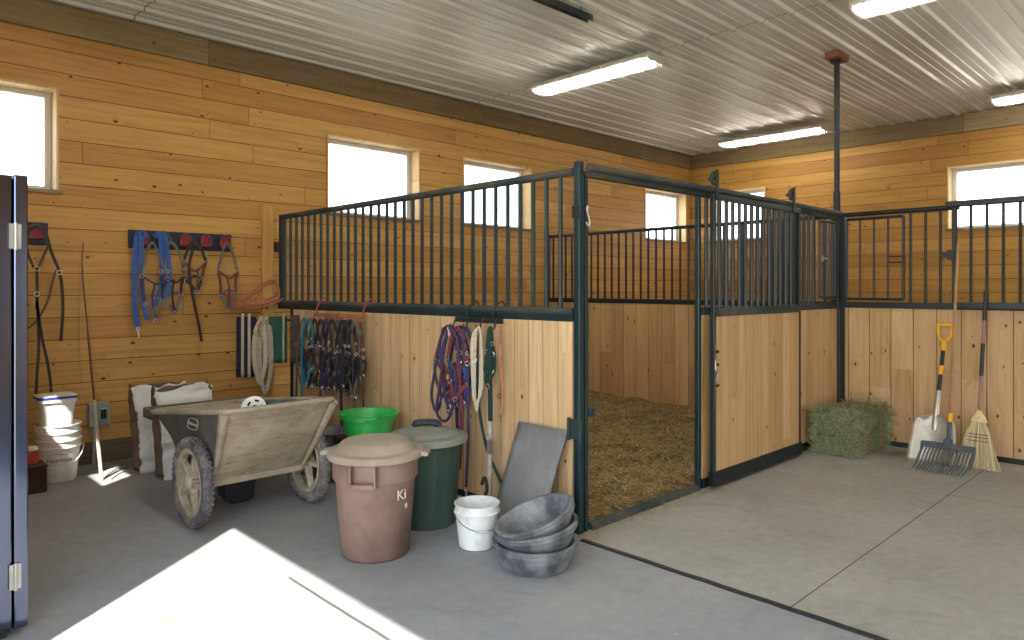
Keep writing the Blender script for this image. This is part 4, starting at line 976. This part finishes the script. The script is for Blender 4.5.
ph(5.88, 'black halter with pale rings right of the turquoise one', M['blackny'], M['greyny'], .024, .22, .62, 23, tail=[(.02,-.3),(.03,-.6),(.02,-.7)])
ph(5.72, 'dark purple halter with a long purple strap reaching below the others', M['purple'], M['blackny'], .022, .22, .60, 24, dx=.04, tail=[(-.02,-.3),(-.06,-.6),(-.03,-1.0)])
ph(5.58, 'brown and black webbing halter in the middle of the bunch', M['olive'], M['blackny'], .022, .24, .58, 25, dx=.0)
ph(5.46, 'black webbing halter hanging second from the right of the wooden rack', M['blackny'], M['purple'], .024, .22, .60, 26, dx=.03)
ph(5.30, 'dusky grey halter at the right end of the wooden rack', M['greyny'], M['blackny'], .024, .22, .62, 27, tail=[(.0,-.3),(.02,-.6),(.0,-.95)])
ph(5.36, 'black halter with two broad straps hanging down to the green tub', M['blackny'], M['blackny'], .030, .16, .56, 28, dx=.05, tail=[(-.03,-.2),(-.05,-.6),(-.03,-.9)])
ph(5.20, 'thin dark strap halter, rightmost of the first bunch', M['brownleather'], M['blackny'], .016, .12, .62, 29, dx=.0, tail=[(.02,-.1),(.04,-.5),(.09,-.9)])
ph(6.13, 'black halter with dull rings half behind the turquoise one', M['blackny'], M['brownleather'], .024, .24, .64, 41, dx=-.02)
ph(5.97, 'dark brown leather halter between the turquoise and the black one', M['leather'], M['brownleather'], .022, .22, .58, 42, dx=.01)
ph(5.80, 'grey webbing halter with purple cheek straps in the crowded bunch', M['greyny'], M['purple'], .024, .22, .62, 43, dx=-.02)
ph(5.65, 'black halter with olive cheek straps right of the purple strap', M['blackny'], M['olive'], .026, .24, .60, 44, dx=.02)
ph(5.52, 'dark leather halter with grey cheek straps near the middle hook', M['leather'], M['greyny'], .024, .20, .64, 45, dx=-.01)
ph(5.40, 'wide black halter with brown cheek straps behind the broad straps', M['blackny'], M['brownleather'], .028, .24, .58, 46, dx=-.02)
ph(4.00, 'brown leather halter behind the red one on the black rack', M['brownleather'], M['leather'], .020, .24, .60, 47, dx=-.02, z=1.26)
ph(3.90, 'dark navy halter behind the purple rope halter', M['navycloth'], M['redny'], .022, .24, .56, 48, dx=-.01, z=1.26, tail=[(.0,-.2),(-.02,-.6),(.0,-.85)])
ph(4.03, 'red and brown halter hanging leftmost on the black rack', M['redny'], M['brownleather'], .022, .26, .55, 31, z=1.26, lead=[[(-.02,.0),(-.10,-.25),(-.16,-.5),(-.10,-.62),(-.02,-.48)]], leadmat=M['purple'])
ph(3.95, 'purple rope halter with a looped purple lead on the black rack', M['purple'], M['redny'], .024, .24, .56, 32, dx=.03, z=1.26, lead=[[(-.05,-.1),(-.1,-.4),(-.14,-.62),(-.02,-.66),(.08,-.45),(.1,-.1),(.0,.02)]], leadmat=M['purple'])
ph(3.86, 'blue and red halter with a pale buckle in the middle of the black rack', M['redny'], M['purple'], .024, .22, .5, 33, dx=.05, z=1.26, tail=[(.03,-.2),(.06,-.6),(.04,-.98)])
ph(3.80, 'blue-purple halter whose lead hangs almost to the white bucket', M['purple'], M['blue'], .024, .18, .5, 34, dx=.02, z=1.26, lead=[[(.0,.0),(.04,-.3),(.05,-.7),(.03,-1.1)]], leadmat=M['purple'])
ph(3.55, 'dark green strap with a metal clip at the right end of the black rack', M['greenny'], M['greenny'], .028, .06, .40, 35, z=1.27, dx=.02, nm='halter', tail=[(.01,.0),(.015,-.3),(.02,-.62)])
t = thing('rope', 'cream cotton lead rope coiled in loops on the black rack', 'rope', (hxp-.03, 3.67, 1.27), PR)
m = MB()
for i in range(4):
    s = .03+.011*i; m.tube(cr_path([(-s*.8,-.02-.006*i,-.08),(.0,-.02,.012-.004*i),(s*.8,-.02-.006*i,-.08),(s*.8,-.03,-.40),(.0,-.035-.005*i,-.57+.02*i),(-s*.8,-.03,-.40)], 6, True), .0075, 7, closed=True)
m.build('rope_coil', M['cream'], t, smooth=True)
t = thing('rope', 'dark green lead rope hanging behind the cream coil, curving to the right', 'rope', (hxp+.01, 3.73, 1.27), PR)
MB().tube(cr_path([(0,-.02,0),(.0,-.02,-.35),(.03,-.02,-.6),(.1,-.01,-.85),(.2,.02,-1.05),(.24,.02,-1.15)], 6), .011, 7).build('rope_strand', M['greenny'], t, smooth=True)
t = thing('rope', 'thick grey cotton rope hanging straight to the floor beside the mat', 'rope', (hxp+.0, 3.575, 1.27), PR)
MB().tube(cr_path([(0,-.02,0),(.005,-.03,-.4),(.0,-.03,-.8),(-.005,-.03,-1.26)], 6), .019, 9).build('rope_strand', M['greyrope'], t, smooth=True)
m = MB().ring((.01,-.05,-.74), .018, .006); m.cbox((.02,-.05,-.80),(.035,.02,.09)); m.build('snap', M['galv'], t, smooth=True)
t = thing('lead_rope', 'thin pale red cord and clip at the far right of the black rack', 'rope', (hxp, 3.50, 1.27), PR)
MB().tube(cr_path([(0,-.01,.02),(.01,-.01,-.2),(.03,-.01,-.45),(.0,-.01,-.6)], 6), .007, 6).build('rope_strand', M['pinkrope'], t, smooth=True)
m = MB().ring((.01,-.02,-.45), .018, .004); m.build('ring', M['brass'], t, smooth=True)
t = thing('curled_strap', 'short curled black strap on the floor between rope and mat', 'strap', (3.12, 3.50, 0), PR)
MB().tube(cr_path([(0,-.0,.25),(.03,.0,.30),(.05,0,.22),(.01,-.01,.12),(.02,-.02,.03),(.06,-.03,.013)], 6), .012, 7).build('strap_loop', M['black'], t, smooth=True)
# S hook on the corner post
o = MB().tube(cr_path([(GX+.04,FY-.045,2.045),(GX+.025,FY-.05,2.065),(GX+.012,FY-.055,2.045),(GX+.03,FY-.055,2.0),(GX+.042,FY-.055,1.965),(GX+.03,FY-.055,1.94),(GX+.012,FY-.05,1.965)], 6), .006, 8).build('s_hook', M['chrome'], smooth=True)
tag(o, 'bright metal S-shaped hook hanging on the corner post', 'hook')
o = MB().cbox((0,0,0),(.04,.04,.05)).tube([(0,0,0),(.035,-.005,0)], .010, 8).build('door_bolt', M['steel'], F, loc=(GX+.088, FY-.02, .76), bevel=.004)

# ================================================================= tools at the right
TX = BX - .05
t = thing('scoop_shovel', 'aluminium scoop shovel with a yellow D-grip leaning on the boards', 'shovel', (7.0, 1.90, 0), R(0))
dx_ = TX - .03 - 7.0
def lean(z, top=1.2): return dx_*(z/top)
q = MB(); n = 10; vs = []
for i in range(n+1):
    for j in range(n+1):
        u = j/n*2-1; v = i/n; z = .0+.42*v; half = .19 - .035*v**2 - (.13*max(0,(v-.85)/.15)**2)
        vs.append((lean(z) - .05*(u*u) * (1) + .02*(1-v), u*half, z))
q.add(vs, [(i*(n+1)+j, (i+1)*(n+1)+j, (i+1)*(n+1)+j+1, i*(n+1)+j+1) for i in range(n) for j in range(n)])
o = q.build('blade', M['alu'], t, smooth=True); so = o.modifiers.new('s','SOLIDIFY'); so.thickness = .004
q = MB().tube([(lean(.28)-.012,0,.28),(lean(.42)-.005,0,.42),(lean(.62),0,.62)], [.02,.028,.02], 10); q.build('socket', M['chrome'], t, smooth=True)
q = MB().tube([(lean(.60),0,.60),(lean(1.0),0,1.0)], .017, 10); q.build('shaft', M['black'], t, smooth=True)
q = MB().tube([(lean(.76)-.002,0,.76),(lean(.84)-.002,0,.84)], .0185, 10); q.build('shaft_label', M['yellow'], t, smooth=True)
q = MB().tube([(lean(.97),0,.97),(lean(1.06),0,1.06)], .024, 10)
L = cr_path([(lean(1.04),0,1.04),(lean(1.08),.045,1.10),(lean(1.19),.062,1.20)], 4); q.tube(L, .013, 8); q.tube([(p[0],-p[1],p[2]) for p in L], .013, 8); q.tube([(lean(1.2),-.072,1.205),(lean(1.2),.072,1.205)], .017, 10)
q.build('grip', M['yellow'], t, smooth=True)

t = thing('manure_fork', 'slate-blue plastic manure fork with a long wooden handle', 'fork', (6.80, 1.72, 0))
W2 = .195
q = MB().box((-.012,-W2,.185),(.018,W2,.235)); q.box((-.02,-.03,.19),(.035,.03,.27)); q.build('fork_head', M['forkblue'], t, bevel=.006)
tines = 15
for k in range(tines):
    y_ = -W2+.01+(2*W2-.02)*k/(tines-1)
    q = MB().tube(cr_path([(0,y_,.19),(-.04,y_+.012,.13),(-.09,y_+.025,.06),(-.16,y_+.045,.012)], 4), [.0065]*9+[.005]*3+[.003], 6); q.build('tine', M['forkblue'], t, smooth=True)
for s in (-1,1): MB().tube([(0,s*W2,.23),(-.03,s*W2,.16),(-.09,s*W2+.02,.06)], .009, 6).build('side_tine', M['forkblue'], t, smooth=True)
tag(MB().tube([(.02,0,.25),(.10,.01,.40)], .018, 10).build('handle_socket', M['forkblue'], t, smooth=True), 'blue socket')
tag(MB().tube([(.10,.01,.40),(.135,.012,.47)], .017, 10).build('collar', M['yellow'], t, smooth=True), 'yellow collar')
hl = Vector((TX-.09-6.80, .085-.02, 1.95)); q = MB().tube([(.14,.012,.48), (.14+(hl.x-.14)*.5, .04, 1.25), tuple(hl)], .0125, 10); q.build('handle', M['ash'], t, smooth=True)
t = thing('wooden_pole', 'thin wooden tool handle leaning between the shovel and the broom', 'pole', (7.25, 1.70, 0))
MB().tube([(0,0.0,.0),(.18,-.03,1.46)], .012, 8).build('pole_shaft', M['ash'], t, smooth=True)
bpy.data.objects.remove(kids(t)[0]); bpy.data.objects.remove(t)

t = thing('corn_broom', 'straw broom standing bristles down with a black and mauve handle', 'broom', (7.08, 1.575, 0))
rb = random.Random(9); q = MB()
fx = lambda z: (TX-.06-7.10)*z/1.5
for k in range(430):
    a = rb.uniform(-1,1); b = rb.uniform(-1,1); e = rb.uniform(-.012,.02)
    q.ribbon([(fx(.40)+b*.012, a*.035, .41), (fx(.3)+b*.022, a*.09, .30), (fx(.15)+b*.025, a*.125, .15), (fx(0)+b*.03, a*.165+e, rb.uniform(.002,.02))], .006, .0025, (-1,0,.2))
br = q.build('bristles', straw_mat('broom_bristles', '8f7f58', 'b8a77c', 'd4c79f'), t, recalc=False); tag(br, kind='stuff')
q = MB().lathe([(.0,.49),(.022,.488),(.028,.46),(.05,.43),(.062,.39),(.045,.385),(.0,.385)], 20, Matrix.Translation((fx(.43),0,0)), (.5,1)); q.build('shoulder', M['corn'], t, smooth=True)
for z, w in ((.29,.096),(.265,.102),(.235,.108)): MB().tube([(fx(z)+.03*math.cos(a)-.0, w*math.sin(a), z) for a in [2*math.pi*i/24 for i in range(24)]], .003, 5, closed=True).build('stitching', M['redny'], t)
zs = [(.46,.78,'mauve',.014),(.78,1.06,'black',.016),(1.06,1.26,'mauve',.014),(1.26,1.52,'black',.016)]
for a, b, c, r_ in zs: MB().tube([(fx(a),0,a),(fx(b),-.0,b)], r_, 10).build('handle_section', M[c], t, smooth=True)

# --- hay
def blades(m, N, fn, w, rnd_):
    for _ in range(N):
        p, d, nv, ln = fn(); b = p + d*ln*.5 + nv*ln*rnd_.uniform(0,.12); c = p + d*ln; s = d.cross(nv).normalized()*w
        m.add([p-s, p+s, b+s, b-s, c+s*.4, c-s*.4], [(0,1,2,3),(3,2,4,5)])
HL, HW, HH = .36, .19, .40
t = thing('hay_bale', 'green hay bale in the corner by the black column', 'hay bale', (7.06, 2.60, 0), R(-4))
q = MB(); n = 12; loops = []
for i in range(n+1):
    z = HH*i/n; e = .03*(1-math.sin(math.pi*min(max(i/n,.08),.92)))
    L = rrect(-HL+e, HL-e, -HW+e, HW-e, z, .06, None, 5); L = [(a+.02*mnoise.noise(Vector((a*9,b*9,z*9))), b+.02*mnoise.noise(Vector((a*9,b*9,z*9+5))), z) for a, b, c in L]; loops.append(L)
loft(q, loops); q.add(loops[-1], [tuple(range(len(loops[-1])))]); q.build('hay_core', M['haybase'], t, smooth=True)
rh = random.Random(4)
def fn():
    f = rh.random()
    if f < .34: p = Vector((rh.uniform(-HL,HL), -HW+rh.uniform(-.005,.02), rh.uniform(.01,HH))); nv = Vector((0,-1,0))
    elif f < .62: p = Vector((-HL+rh.uniform(-.005,.02), rh.uniform(-HW,HW), rh.uniform(.01,HH))); nv = Vector((-1,0,0))
    elif f < .85: p = Vector((rh.uniform(-HL,HL), rh.uniform(-HW,HW), HH+rh.uniform(-.02,.01))); nv = Vector((0,0,1))
    else: p = Vector((HL-.01, rh.uniform(-HW,HW), rh.uniform(.02,HH))); nv = Vector((1,0,0))
    d = Vector((rh.gauss(0,1), rh.gauss(0,.8), rh.gauss(0,.8))); d = (d - nv*d.dot(nv)*.86).normalized()
    return p, d, nv, rh.uniform(.04,.15)
q = MB(); blades(q, 9000, fn, .002, rh)
q.v = [(a, b, max(c, .003)) for a, b, c in q.v]
tag(q.build('hay_stems', M['hay'], t, recalc=False), kind='stuff')
for x in (-.16,.17):
    MB().tube([(x,-HW-.012,.02),(x,-HW-.012,HH-.02),(x,-HW+.04,HH+.008),(x,HW-.04,HH+.008),(x,HW+.01,HH-.03),(x,HW+.01,.02)], .003, 5).build('twine', M['pinkrope'], t)
rs = random.Random(8)
def scatter(name, lb, N, xf, mat, cat, w=.0016, l0=.02, l1=.07, ztop=.012):
    q = MB()
    def f():
        p = Vector(xf()); p.z += rs.uniform(.003, ztop); a = rs.uniform(0, 2*math.pi); return p, Vector((math.cos(a), math.sin(a), rs.uniform(-.02,.1))).normalized(), Vector((0,0,1)), rs.uniform(l0,l1)
    blades(q, N, f, w, rs); q.v = [(a,b,max(c,.003)) for a,b,c in q.v]; return tag(q.build(name, mat, recalc=False), lb, cat, kind='stuff')
scatter('loose_hay', 'loose hay strewn on the floor between the bale and the shovel', 900, lambda: (7.2+rs.gauss(0,.13), 2.22+rs.gauss(0,.12), 0), M['hay'], 'hay', ztop=.03)
scatter('loose_straw', 'bits of straw strewn on the concrete along the doorway curb', 500, lambda: (rs.uniform(3.35,5.3), FY-.05-abs(rs.gauss(0,.06)), 0), M['straw'], 'straw')
scatter('loose_chaff', 'sparse chaff scattered over the concrete aisle', 260, lambda: (rs.uniform(2.2,7.0), rs.uniform(.4,2.7), 0), M['straw'], 'chaff', l0=.008, l1=.03)
# straw bed
q = MB(); nx, ny = 70, 70; vs = []
hgt = lambda x, y: .045 + .05*mnoise.noise(Vector((x*1.3,y*1.3,0))) + .03*mnoise.noise(Vector((x*5,y*5,3))) + .09*max(0,(x-6.3)/1.2)**2 + .03*max(0,(y-5)/2)
for i in range(nx+1):
    for j in range(ny+1):
        x = GX+.045+(BX-.09-GX)*i/nx; y = FY+.05+(LEFT-.10-FY-.05)*j/ny; e = min(1, (y-FY)/.25); vs.append((x, y, max(.008, hgt(x,y)*e)))
q.add(vs, [(i*(ny+1)+j, (i+1)*(ny+1)+j, (i+1)*(ny+1)+j+1, i*(ny+1)+j+1) for i in range(nx) for j in range(ny)])
def fs():
    while True:
        x = rs.uniform(GX+.16, BX-.18); y = rs.uniform(FY+.1, LEFT-.22)
        r_ = x*.7174-y*.6967; d_ = x*.6967+y*.7174
        if -.02 < r_/d_ < .32 or rs.random() < .12: break
    e = min(1, (y-FY)/.25); a = rs.uniform(0,2*math.pi)
    return Vector((x, y, max(.008,hgt(x,y)*e)+.004)), Vector((math.cos(a), math.sin(a), rs.uniform(-.08,.3))).normalized(), Vector((0,0,1)), rs.uniform(.05,.14)
bed = q.build('straw_bedding', M['strawbase'], smooth=True); tag(bed, 'golden straw bedding spread over the stall floor', 'straw', kind='stuff')
q = MB(); blades(q, 26000, fs, .003, rs); q.v = [(a, b, max(c, .004)) for a, b, c in q.v]; tag(q.build('straw_stems', M['straw'], bed, recalc=False), kind='stuff')
